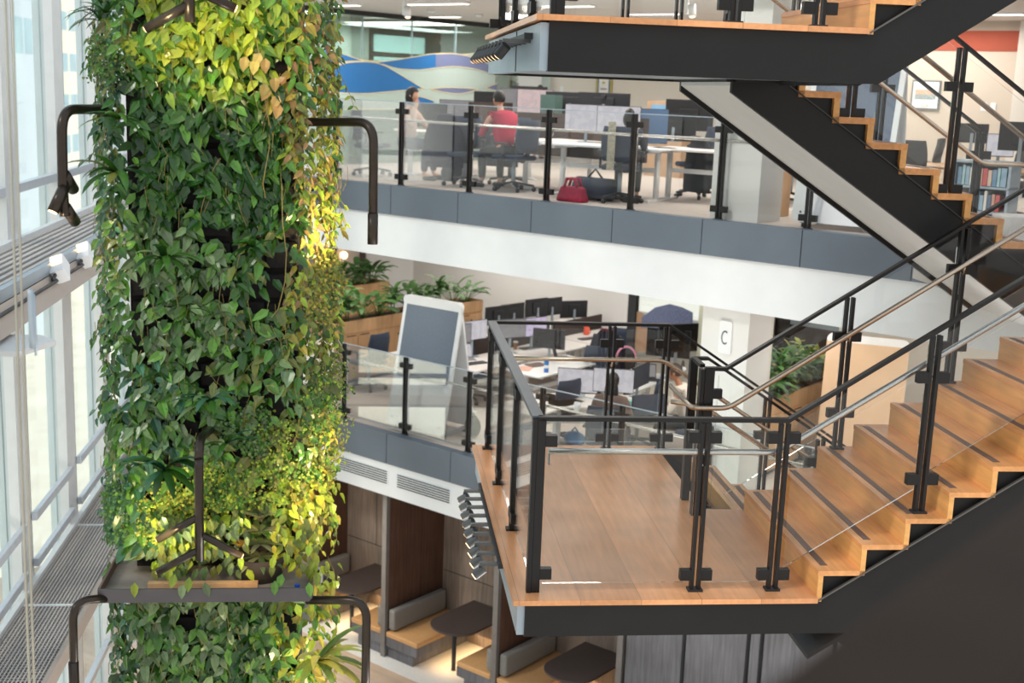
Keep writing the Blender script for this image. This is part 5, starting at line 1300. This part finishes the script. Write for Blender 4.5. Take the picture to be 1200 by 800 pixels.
t.part('pedestal', MB().lathe([(.3, Z3), (.3, Z3+.02), (.05, Z3+.05), (.04, Z3+.66)], 20, (-5.75, 15.85, 0)), DARK, smooth=True)
chair(F(-6.0, 15.05, Z3), AF+R(20), 'charcoal chair at the round table, left one', m=mat('charcoal mesh', (70, 70, 72), .7))
chair(F(-6.35, 16.3, Z3), AF+R(105), 'charcoal chair at the round table, right one', m=mat('charcoal mesh', (70, 70, 72), .7))
chair(F(-5.2, 16.6, Z3), AF+R(150), 'charcoal chair on the far side of the round table', m=mat('charcoal mesh', (70, 70, 72), .7))
desk(F(-5.0, 17.25, Z3), AF+R(0), 'pale desk with dark monitors at the right edge, upper office', 1.8, .8)
desk(F(-4.2, 15.4, Z3), AF+R(0), 'oak topped desk at the far right edge, upper office', 1.5, .8, top=OAK)
mon_at(1139, 156, 17.3, 200, 'dark monitor back on the right edge desk, beside the hanging white sheet', None, B3, .42, .26)
mon_at(1197, 160, 15.4, 195, 'large dark monitor back at the right edge of the photo', None, B3, .5, .34)
mon_at(1172, 173, 17.1, 30, 'white lit monitor between the two dark monitor backs at right', SCREENW, B3, .36, .3)
chair(F(-4.2, 14.75, Z3), AF+R(30), 'black chair behind the handrail at the right edge', m=mat('charcoal mesh', (70, 70, 72), .7))
p0, p1 = atv(1108, 280, 13.9), atv(1176, 280, 13.9)  # made-up bookcase; its colours imitate reflections in the glass
t = T('bookcase', 'made-up low grey bookcase whose coloured magazines imitate blurred reflections behind the far balustrade', 'bookcase', 'F', ((p0.x+p1.x)/2, 14.1, Z3))
bw = p1.x-p0.x
t.part('carcass', MB().box(p0.x, 14.2, Z3, p1.x, 14.24, Z3+.86).box(p0.x, 13.9, Z3, p0.x+.03, 14.2, Z3+.86).box(p1.x-.03, 13.9, Z3, p1.x, 14.2, Z3+.86), GREYMET)
for k in range(4): t.part('shelf', MB().box(p0.x, 13.9, Z3+.02+.27*k, p1.x, 14.2, Z3+.045+.27*k), GREYMET)
cols = [(150, 178, 196), (206, 160, 140), (120, 150, 176), (226, 220, 210), (196, 96, 96), (166, 196, 200), (96, 116, 140), (214, 190, 170)]
for r_ in range(3):
    x = p0.x+.05; k = 0
    while x < p1.x-.1:
        w_ = random.choice((.03, .045, .06, .04)); h_ = random.uniform(.16, .22)
        o = MB().box(x, 13.93, Z3+.05+.27*r_, x+w_, 14.14, Z3+.05+.27*r_+h_)
        solo('magazine', o, mat('cover %d' % ((k*3+r_) % 8), cols[(k*3+r_) % 8], .6), 'upright magazine in the made-up low grey bookcase, %s from the left on the %s shelf' % ((ORD+['seventeenth','eighteenth','nineteenth','twentieth','twenty-first','twenty-second','twenty-third','twenty-fourth','twenty-fifth','twenty-sixth','twenty-seventh','twenty-eighth','twenty-ninth','thirtieth'])[k], ('bottom', 'middle', 'top')[r_]), 'magazine', 'F', group='magazines in the made-up bookcase')
        x += w_+.008; k += 1
solo('storage_box', MB().box(-.3, -.2, 0, .3, .2, .36), mat('pale grey box', (200, 194, 190), .7), 'pale grey storage box on the floor at the bottom of the black flight', 'box', None, bevel=.01)
g_ = bpy.data.objects['storage_box']; p = atp(1188, 312, 12.2); g_.location = S(p.x+.1, 12.2, Z3); g_.rotation_euler = (0, 0, AS)
# ================================================================== PLANTED COLUMN
def proj(w):
    v = Vector(w)-Vector((0, 0, CZ)); d = v.dot(FW)
    return (600+FPX*v.dot(RT)/d, 400-FPX*v.dot(UP)/d)
CQ0, CQ1, CP0, CP1 = -1.40, -.34, 6.98, 7.65
gw = T('green_wall', 'tall planted green wall column covered in hanging leaves, left of the office', 'plant', 'S', ((CQ0+CQ1)/2, (CP0+CP1)/2, 0))
FELT = mat('black felt pocket', (30, 27, 26), .95, 0, .3, 30, .3)
gw.part('core', MB().box(CQ0+.06, CP0+.05, 0, CQ1-.08, CP1-.1, 13), FELT)
g = MB(); z = 3.4
while z < 10.2:
    if not 5.9 < z < 6.15:
        for k in range(5):
            q = CQ0+.07+(CQ1-CQ0-.15)*k/5; g.box(q+.006, CP0+.01, z, q+.178, CP0+.07, z+.125+.02*random.random())
    z += .17
gw.part('planting_pockets', g, FELT, bevel=.008)
# steel tray that interrupts the planting
ZT = 6.05; TQ0, TQ1, TP0 = -1.46, -.315, 6.58
TRAYM = mat('weathered zinc tray', (150, 140, 130), .6, .3, .35, 6)
tr = gw.part('tray', MB().box(TQ0, TP0, ZT-.02, TQ1, 7.4, ZT), TRAYM)
gw.part('tray_lip', MB().box(TQ0-.005, TP0-.012, ZT-.03, TQ1+.005, TP0, ZT+.05), mat('charcoal tray lip', (84, 80, 82), .4, .3), bevel=.003)
gw.part('tray_side', MB().box(TQ1-.006, TP0, ZT-.02, TQ1+.006, 7.4, ZT+.05).box(TQ0-.006, TP0, ZT-.02, TQ0+.006, 7.4, ZT+.05), mat('bronze tray side', (120, 96, 84), .45, .4))
gw.part('tray_batten', MB().box(-1.22, TP0+.10, ZT, -.62, TP0+.14, ZT+.035), OAK)
gw.part('plant_pot', MB().lathe([(.12, ZT), (.15, ZT+.14), (.14, ZT+.14), (.13, ZT+.1), (.001, ZT+.1)], 18, (-.62, 6.86, 0)), mat('brown pot', (52, 44, 40), .8), smooth=True)
gw.part('pot_cap', MB().lathe([(.015, ZT), (.015, ZT+.03), (.001, ZT+.03)], 10, (-.40, TP0+.09, 0)), mat('blue cap', (40, 90, 190), .4))
SURF_T = 6.15
def surf(q, z):
    """point on the leafy surface and its outward normal (S grid)"""
    qc, hw = (-1.49-.29)/2, (1.49-.29)/2
    u = (q-qc)/hw; e = max(0, abs(u)-.72)/.28
    N = Vector((math.copysign(e*1.3, u), -1, 0)).normalized()
    p = CP0+.42*e*e
    return Vector((q, p, z)), N
def leaf(mb, b, d, n, L, w, col, curl=.25):
    d = d.normalized(); s = d.cross(n).normalized(); n = s.cross(d)
    def P_(t, x, h): return b+d*(L*t)+s*(x*w)+n*(h*w-curl*L*t*t)
    vs = [P_(0, 0, 0), P_(.28, -.5, .16), P_(.28, 0, 0), P_(.28, .5, .16), P_(.64, -.40, .12), P_(.64, 0, 0), P_(.64, .40, .12), P_(1, 0, -.02)]
    o = len(mb.v); mb.v += [tuple(v) for v in vs]
    mb.f += [tuple(o+i for i in f) for f in ((0,1,2),(0,2,3),(1,4,5,2),(2,5,6,3),(4,7,5),(5,7,6))]
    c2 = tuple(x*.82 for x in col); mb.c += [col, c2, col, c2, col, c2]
def pick(*cs): return jit(random.choice(cs), .42)
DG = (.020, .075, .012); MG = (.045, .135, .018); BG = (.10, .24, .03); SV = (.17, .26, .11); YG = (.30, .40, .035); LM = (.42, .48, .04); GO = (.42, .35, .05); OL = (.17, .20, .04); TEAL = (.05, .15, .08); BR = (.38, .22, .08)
GAPS = [(243, 440, 22, 22), (258, 345, 22, 14), (310, 350, 26, 18), (163, 340, 13, 26), (160, 230, 12, 40), (152, 150, 8, 60), (215, 240, 20, 9), (262, 275, 30, 14), (160, 25, 9, 22), (232, 495, 14, 20), (325, 85, 16, 16), (320, 310, 14, 14), (165, 395, 14, 14), (222, 720, 14, 22), (290, 640, 36, 14), (150, 450, 8, 30), (326, 470, 9, 26), (255, 175, 13, 16), (330, 300, 8, 50)]
foli = {'pothos_foliage': MB(), 'silver_foliage': MB(), 'golden_foliage': MB(), 'ivy_foliage': MB()}
fern = MB(); vine = MB()
n_try = 0
zlo, zhi = 5.05, 9.75
for _ in range(16500):
    z = random.uniform(zlo, zhi); q = random.uniform(-1.52, -.265)
    if 5.93 < z < 6.14: continue
    b, N = surf(q, z); x, y = proj(MS @ b)
    if not (-60 < y < 860): continue
    # ragged edges and dark gaps
    skip = False
    for gx_, gy_, rx, ry in GAPS:
        if ((x-gx_)/rx)**2+((y-gy_)/ry)**2 < 1 and random.random() < .93: skip = True
    if skip: continue
    lower = y > 703
    right = x > 342+8*math.sin(y*.03); left = x < 146+6*math.sin(y*.05)
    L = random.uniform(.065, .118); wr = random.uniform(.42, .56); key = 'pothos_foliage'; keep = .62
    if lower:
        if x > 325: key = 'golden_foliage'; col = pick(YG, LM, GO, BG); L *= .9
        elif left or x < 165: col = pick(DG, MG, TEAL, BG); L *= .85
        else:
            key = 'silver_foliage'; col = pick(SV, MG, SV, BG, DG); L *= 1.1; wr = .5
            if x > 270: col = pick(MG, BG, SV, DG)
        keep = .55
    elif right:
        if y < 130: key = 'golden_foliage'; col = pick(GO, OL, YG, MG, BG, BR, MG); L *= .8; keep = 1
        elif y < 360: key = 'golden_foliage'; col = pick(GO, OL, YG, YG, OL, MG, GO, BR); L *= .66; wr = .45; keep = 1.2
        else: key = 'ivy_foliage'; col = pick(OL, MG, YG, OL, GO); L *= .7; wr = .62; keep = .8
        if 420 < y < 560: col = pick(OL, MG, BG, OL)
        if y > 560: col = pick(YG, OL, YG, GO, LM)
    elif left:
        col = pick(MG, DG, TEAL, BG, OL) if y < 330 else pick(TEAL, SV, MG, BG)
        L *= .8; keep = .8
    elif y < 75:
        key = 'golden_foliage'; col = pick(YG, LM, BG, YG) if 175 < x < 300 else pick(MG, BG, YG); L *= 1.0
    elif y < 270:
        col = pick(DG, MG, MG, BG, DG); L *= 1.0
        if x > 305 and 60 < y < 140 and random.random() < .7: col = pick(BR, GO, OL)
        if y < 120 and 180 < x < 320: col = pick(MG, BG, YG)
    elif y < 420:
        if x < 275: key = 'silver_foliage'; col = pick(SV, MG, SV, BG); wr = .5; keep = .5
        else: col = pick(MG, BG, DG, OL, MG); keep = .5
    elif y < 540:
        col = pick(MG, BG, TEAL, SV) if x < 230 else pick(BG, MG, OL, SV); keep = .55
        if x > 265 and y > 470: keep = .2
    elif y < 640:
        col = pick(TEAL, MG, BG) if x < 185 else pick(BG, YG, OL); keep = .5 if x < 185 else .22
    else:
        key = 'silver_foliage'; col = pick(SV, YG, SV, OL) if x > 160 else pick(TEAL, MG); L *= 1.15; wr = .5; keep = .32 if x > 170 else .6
    if random.random() > keep*.86: continue
    out = random.uniform(.01, .10)
    lat = Vector((-N.y, N.x, 0))
    d = Vector((0, 0, -random.uniform(.45, 1)))+N*random.uniform(.1, .6)+lat*random.gauss(0, .8)
    n = N*random.uniform(.5, 1)+Vector((0, 0, random.uniform(.0, .9)))+lat*random.uniform(-.55, .55)
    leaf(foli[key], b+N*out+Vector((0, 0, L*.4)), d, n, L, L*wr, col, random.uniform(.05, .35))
    if random.random() < .10:
        a = b+N*(out+.01)+Vector((0,0,L*.4)); e = a+Vector((random.uniform(-.05,.05), -random.uniform(0,.03), random.uniform(.05,.16)))
        vine.tube([a, a.lerp(e, .5)+N*.02, e], .0018, 4)
# trailing golden strands on the right side, and loose sprays beyond the outline
for k in range(60):
    z = random.uniform(6.3, 9.3); q = random.uniform(-.36, -.29); b, N = surf(q, z)
    a = b+N*.06; pts = [a]
    for j in range(5):
        a = a+Vector((random.uniform(-.025, .035), random.uniform(-.02, .02), -.055)); pts.append(a.copy())
        for _ in range(2):
            dd = Vector((random.uniform(-1, 1), random.uniform(-.8, .2), -.6)); leaf(foli['golden_foliage'], a, dd, N+Vector((0,0,.5)), .045, .02, pick(GO, YG, OL, YG, MG), .2)
    vine.tube(pts, .002, 4)
for k in range(26):
    z = random.uniform(6.3, 9.2); q = random.choice((-1.48, -1.46, -1.5)); b, N = surf(q, z)
    a = b+N*.04; pts = [a]
    for j in range(4):
        a = a+Vector((random.uniform(-.04, .01), random.uniform(-.03, .02), -.04)); pts.append(a.copy())
        leaf(foli['pothos_foliage'], a, Vector((random.uniform(-1, .2), -.3, -.7)), N+Vector((0,0,.5)), .06, .034, pick(MG, BG, TEAL), .2)
    vine.tube(pts, .002, 4)
# long bare vine seen on the right of the front
def px(x, y, p): return atp(x, y, p)
for pts in ([(313, 110), (316, 170), (308, 215), (311, 232)], [(336, 290), (334, 330), (326, 362), (318, 372)], [(300, 45), (305, 70), (309, 95), (312, 130), (320, 160)], [(330, 215), (331, 260), (336, 300)]):
    vine.tube([px(x, y, 6.86) for x, y in pts], .003, 5)
for x, y in ((288, 66), (300, 70), (311, 68), (305, 62), (312, 98), (316, 103), (327, 112), (328, 122), (322, 90)):
    leaf(foli['golden_foliage'], px(x, y, 6.85), Vector((random.uniform(-.6,.6), -.2, -.8)), Vector((0, -1, .4)), .08, .055, pick((.5, .3, .1), (.45, .33, .1)), .3)
# leaves spilling over the tray
for _ in range(230):
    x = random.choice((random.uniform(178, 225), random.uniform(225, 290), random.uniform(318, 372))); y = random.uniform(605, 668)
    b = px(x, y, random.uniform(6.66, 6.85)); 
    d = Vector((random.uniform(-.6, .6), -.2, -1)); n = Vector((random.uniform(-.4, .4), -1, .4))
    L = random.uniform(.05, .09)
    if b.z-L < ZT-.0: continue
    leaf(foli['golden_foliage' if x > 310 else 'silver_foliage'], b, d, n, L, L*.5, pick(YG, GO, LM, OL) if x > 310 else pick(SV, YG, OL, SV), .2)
for x, y in ((205, 690), (222, 694), (240, 700), (322, 698), (331, 690), (362, 700), (372, 688), (158, 700), (214, 702)):
    leaf(foli['silver_foliage'], px(x, y-18, 6.56), Vector((random.uniform(-.3,.3), -.1, -1)), Vector((0, -1, .3)), .09, .045, pick(SV, YG, BG), .1)
for k, mb in foli.items(): gw.part(k, mb, leafmat('hanging leaf', .26, .12))
# maidenhair ferns: fine leaflets on arching fronds
def fernclump(c, rx, rz, n, cols):
    for i in range(n):
        u, v = random.uniform(-1, 1), random.uniform(-1, 1)
        if u*u+v*v > 1: continue
        q, z = c[0]+u*rx, c[1]+v*rz; b, N = surf(q, z)
        a = b+N*random.uniform(.02, .13)
        for j in range(7):
            o = Vector((random.uniform(-.035, .035), random.uniform(-.02, .02), -.012*j+random.uniform(-.01, .01)))
            d = Vector((random.uniform(-1, 1), -.3, random.uniform(-1, .1)))
            L = random.uniform(.014, .024); s = d.normalized().cross(N).normalized(); bb = a+o
            o_ = len(fern.v); fern.v += [tuple(bb), tuple(bb+d.normalized()*L*.7-s*L*.45), tuple(bb+d.normalized()*L), tuple(bb+d.normalized()*L*.7+s*L*.45)]
            fern.f.append((o_, o_+1, o_+2, o_+3)); fern.c.append(pick(*cols))
def qz(x, y): p = px(x, y, 6.9); return (p.x, p.z)
for (x, y, rx, ry, n, cols) in ((205, 600, 42, 38, 330, (YG, LM, BG, (.45, .42, .04))), (290, 495, 30, 26, 170, (BG, SV, MG)), (262, 560, 36, 26, 200, (BG, MG, YG)), (318, 555, 42, 32, 240, (OL, BG, YG)), (323, 500, 20, 20, 80, (YG, OL)), (140, 600, 18, 40, 170, (BG, MG, TEAL)), (130, 60, 24, 26, 130, (BG, MG, OL)), (365, 470, 20, 50, 170, (OL, YG, MG)), (365, 340, 16, 40, 120, (GO, OL)), (205, 655, 20, 16, 50, (YG, BG)), (370, 540, 16, 50, 110, (OL, GO, YG))):
    c = qz(x, y); fernclump(c, rx*.0047, ry*.0047, n, cols)
o = gw.part('fern_foliage', fern, leafmat('fern leaflet', .5, .35))
gw.part('vines', vine, mat('vine stem', (130, 116, 60), .6))
# strap-leaved plants growing out of the wall
def rosette(x, y, L, w, n, cols, p=6.80, spread=1.0, lean=.2):
    c = px(x, y, p); mb = MB()
    for i in range(n):
        a = math.pi*(i+.5)/n*2+random.uniform(-.2, .2)
        up = random.uniform(.1, 1.0)
        # leaves fan in the plane of the wall and towards the viewer
        strap(mb, c, -math.pi/2+random.uniform(-1.5, 1.5)*spread, up, L*random.uniform(.7, 1.1), w, random.uniform(.7, 1.5), pick(*cols), 6)
    return gw.part('strap_leaf_plant', mb, LEAFM, smooth=True)
random.seed(5)
for a in ((193, 552, .32, .048, 14, (TEAL, MG, DG)), (247, 472, .25, .04, 11, (MG, SV, TEAL)), (193, 305, .26, .042, 11, (DG, MG, SV)), (297, 290, .17, .034, 9, (DG, MG)), (137, 140, .2, .034, 10, (MG, DG, BG)), (138, 205, .28, .05, 10, (DG, MG, OL)), (125, 15, .26, .026, 9, (DG, MG)), (118, 25, .22, .022, 7, (DG, MG, OL)), (265, 520, .2, .03, 8, (MG, TEAL)), (250, 370, .16, .03, 6, (MG, SV)), (240, 15, .1, .03, 6, (YG, LM))):
    rosette(*a)
# potted bromeliad on the tray
c = Vector((-.62, 6.86, ZT+.12)); mb = MB()
for k in range(4):
    for i in range(9):
        strap(mb, c+Vector((0, 0, .07*k)), i*.7+k*.3, .15+.25*k, .20-.02*k, .036, .7, pick((.20, .22, .10), (.14, .19, .07), (.26, .26, .13)), 5)
gw.part('potted_bromeliad', mb, LEAFM, smooth=True)
mb = MB(); c2 = px(282, 640, 6.78)
for i in range(7): strap(mb, c2, i*.9, .8, .06, .035, .8, pick((.75, .30, .03), (.7, .36, .05)), 4)
gw.part('orange_flower', mb, LEAFM, smooth=True)
# yellow-green strap plant at the bottom right corner
mb = MB(); c = px(372, 775, 6.75)
for i in range(16): strap(mb, c, random.uniform(-2.2, .9), random.uniform(.0, 1.0), random.uniform(.24, .40), .05, random.uniform(.6, 1.3), pick((.38, .36, .07), (.30, .34, .06), (.10, .16, .04)), 6)
gw.part('strap_leaf_plant', mb, LEAFM, smooth=True)

# ---- gooseneck lights on the column -----------------------------------------------------------------
def arc_pts(pts, r):
    P_ = [Vector(p) for p in pts]; sm = [P_[0]]
    for i in range(1, len(P_)-1):
        a, b, c = P_[i-1], P_[i], P_[i+1]; rr_ = min(r, (a-b).length*.9, (c-b).length*.9)
        s = b+(a-b).normalized()*rr_; e = b+(c-b).normalized()*rr_
        for k in range(8): u = k/7; sm.append(s*(1-u)**2+b*2*u*(1-u)+e*u*u)
    return sm+[P_[-1]]
def goose(label, pts, heads, p, r=.026, hr=.03, bend=.12, lens=True):
    pp = [px(x, y, p_) for x, y, p_ in pts]
    t = T('gooseneck_light', label, 'light', 'S', pp[0], 'gooseneck lights on the planted column')
    t.part('arm', MB().tube(arc_pts(pp, bend), r, 14), BRONZE, smooth=True)
    for (x0, y0, x1, y1, dp) in heads:
        a = px(x0, y0, p); b = px(x1, y1, p+dp)
        h = t.part('spot_head', MB().tube([a, b], hr, 14), BRONZE, smooth=True)
        d = (b-a).normalized()
        if lens: t.part('lens', MB().tube([b, b+d*.004], hr*.75, 14), LAMP, parent=h)
    return t
goose('bent bronze gooseneck light with three lit heads on the left side of the column', [(124, 128, 7.0), (72, 128, 6.6), (74, 235, 6.6), (76.5, 253, 6.6)], [(76, 218, 62, 248, -.05), (76, 205, 86, 222, .12), (77, 243, 88, 260, .12)], 6.6)
goose('plain bent bronze gooseneck arm on the upper right side of the column', [(362, 143, 7.0), (438, 143, 6.6), (437, 284, 6.6)], [(437, 250, 436.6, 286, 0)], 6.6, r=.024, hr=.028, lens=False)
goose('bronze gooseneck light with two heads at the top of the column', [(222, -70, 6.8), (222, -30, 6.45), (222.5, 26, 6.45)], [(221, 6, 171, 34, .05), (224, -14, 276, 10, .05)], 6.45, hr=.024)
goose('bronze gooseneck light with three heads above the steel tray', [(250, 500, 7.0), (233, 515, 6.5), (233, 560, 6.45), (234, 656, 6.45)], [(231, 606, 185, 632, .06), (237, 627, 283, 651, .06), (231, 645, 185, 670, .06)], 6.45, r=.024, hr=.02)
goose('bronze gooseneck arm at the lower left, below the steel tray', [(128, 701, 6.6), (85, 703, 6.45), (88, 850, 6.45)], [(86, 775, 88, 830, 0)], 6.45, r=.023, hr=.027)
goose('bronze gooseneck arm at the lower right, below the steel tray', [(360, 703, 6.6), (430, 703, 6.45), (427, 860, 6.45)], [(427, 830, 427, 880, 0)], 6.45, r=.024, hr=.026)
def sspot(a, b, pw, ang, col=(1, .74, .40)): spot('column_spot', MS @ a, MS @ b, pw, ang, col, .7)
sspot(px(180, 40, 6.2), px(235, 30, 6.95), 15, 80, (1, .86, .45))
sspot(px(300, 10, 6.2), px(310, 60, 6.95), 14, 70, (1, .74, .36))
sspot(px(180, 640, 6.35), px(200, 590, 6.95), 22, 90, (1, .82, .38))
sspot(px(285, 655, 6.4), px(290, 630, 6.95), 7, 90, (1, .72, .36))
sspot(px(420, 310, 6.8), px(362, 240, 7.15), 40, 90, (1, .74, .36))
sspot(px(440, 560, 6.5), px(362, 560, 7.15), 45, 80, (1, .78, .4))
sspot(px(430, 850, 6.3), px(350, 760, 7.0), 30, 80, (1, .80, .45))
sspot(px(60, 262, 6.5), px(118, 280, 7.1), 10, 70, (1, .76, .4))

# ---- rows of small spotlights hung along the left side of both landings --------------------------------
for lev, (zs_, n0, n1, n, who) in enumerate(((5.42, 8.58, 10.25, 9, 'lower'), (9.13, 8.2, 10.3, 9, 'overhead'))):
    for k in range(n):
        p = n0+(n1-n0)*k/(n-1)
        t = T('track_spotlight', 'small grey spotlight, %s from the camera in the row under the %s landing' % (ORD[k], who), 'light', 'S', (.9, p, zs_-.05), 'spotlights under the landings')
        t.part('bracket', MB().box(.80, p-.018, zs_+.005, .985, p+.018, zs_+.028), mat('dark grey spotlight', (96, 98, 98), .4, .3))
        t.part('swivel', MB().box(.795, p-.012, zs_-.045, .82, p+.012, zs_+.005), DARK)
        c = Vector((.80, p, zs_-.05)); d = Vector((-.6, .28 if k > 3 else -.05, -.45) if lev == 0 else (-.45, .35, -.6)).normalized()
        t.part('can', MB().tube([c-d*.045, c+d*.045], .034, 16), mat('dark grey spotlight', (96, 98, 98), .4, .3) if lev == 0 else DARK, smooth=False)
        t.part('lens', MB().tube([c+d*.045, c+d*.05], .026, 14), LAMP)
    t = T('light_track', 'black light track carrying the spotlights of the %s landing' % who, 'track', 'S', (.96, 9.4, zs_+.03), 'light tracks')
    t.part('track', MB().box(.93, n0-.1, zs_+.03, .985, n1+.1, zs_+.06), DARK); t.part('end_cap', MB().box(.925, n0-.12, zs_+.025, .99, n0-.1, zs_+.065), DARK)

# ---- balcony capping close to the camera (out of focus, bottom right) ------------------------------------
a = fz(900, 800, 8.5); c = fz(1185, 800, 8.5)
BRC = mat('dark brown capping', (46, 36, 29), .7, 0, .12, 6, spec=.1)
t = T('balcony_rail', 'dark brown balcony capping close to the camera, out of focus at the lower right', 'rail', 'F', ((a.x+c.x)/2, 1, Z3))
t.part('capping', MB().box(a.x, -2.5, 8.44, c.x, 4.5, 8.5), BRC, bevel=.004)
for v in (-1.6, 4.1): t.part('post', MB().box(a.x+.03, v-.03, Z3, c.x-.03, v+.03, 8.44), BLACK)
struct('floor.006', MB().box(a.x+.0, -3, Z3-.3, a.x+3.5, 4.6, Z3), CARPET, 'F')
# ================================================================== LIGHT, CAMERA
w = bpy.data.worlds.new('sky'); SC.world = w; w.use_nodes = True
nt = w.node_tree; bg = nt.nodes['Background']
tc = nt.nodes.new('ShaderNodeTexCoord'); sx = nt.nodes.new('ShaderNodeSeparateXYZ'); rp = nt.nodes.new('ShaderNodeValToRGB')
nt.links.new(tc.outputs['Generated'], sx.inputs[0]); nt.links.new(sx.outputs['Z'], rp.inputs['Fac'])
rp.color_ramp.elements[0].color = (.86, .84, .80, 1); rp.color_ramp.elements[1].color = (.80, .90, 1, 1)
rp.color_ramp.elements[0].position = .0; rp.color_ramp.elements[1].position = .6
nt.links.new(rp.outputs['Color'], bg.inputs['Color']); bg.inputs['Strength'].default_value = 1.15
for z, pw in ((10.0, 95), (6.3, 62)):
    for x in (-15.5, -11.5, -7.5):
        for v in (14.9, 18.2): area('office_light', F(x, v, z), 2.6, pw*.75, (1, .94, .87), (0, 0, AF), 1.2)
area('office_light', F(-3.5, 16, 10.0), 2.6, 18, (1, .93, .86), (0, 0, AF), 1.2)
area('office_light', F(-4.5, 15, 6.3), 2.2, 40, (1, .93, .86), (0, 0, AF), 1.2)
area('booth_light', F(-13.6, 12.0, 2.6), 1.0, 40, (1, .86, .68), (0, 0, AF), 1.0)
area('meeting_room_light', F(-17.4, 18, 9.9), 1.0, 60, (.95, 1, .97), (0, 0, AF), 3)
area('soffit_fill', S(2.2, 8.6, .6), 3.0, 420, (1, .97, .93), (math.pi, 0, AS), 3.0)  # added unseen fill, brightens the undersides of the flights
sun = bpy.data.lights.new('sun', 'SUN'); sun.energy = 1.1; sun.angle = R(8); sun.color = (1, .93, .82)
so = bpy.data.objects.new('sun', sun); COL.objects.link(so); so.location = (-20, -10, 30)
so.rotation_euler = (Vector((.75, .55, -.72))).to_track_quat('-Z', 'Y').to_euler()

cam = bpy.data.cameras.new('camera'); co = bpy.data.objects.new('camera', cam); COL.objects.link(co)
cam.sensor_width = 36; cam.lens = FPX/1200*36; cam.clip_start = .05; cam.clip_end = 400
Mx = Matrix((RT, UP, -FW)).transposed().to_4x4(); Mx.translation = (0, 0, CZ); co.matrix_world = Mx
cam.dof.use_dof = True; cam.dof.focus_distance = 8.6; cam.dof.aperture_fstop = 2.2
SC.camera = co
SC.view_settings.view_transform = 'Standard'
SC.view_settings.look = 'None'
SC.view_settings.exposure = .06
SC.cycles.use_denoising = True
SC.cycles.max_bounces = 7; SC.cycles.diffuse_bounces = 3; SC.cycles.glossy_bounces = 3
SC.cycles.transmission_bounces = 4; SC.cycles.transparent_max_bounces = 28
SC.cycles.sample_clamp_indirect = 6
SC.cycles.caustics_reflective = False; SC.cycles.caustics_refractive = False
bpy.context.view_layer.update()
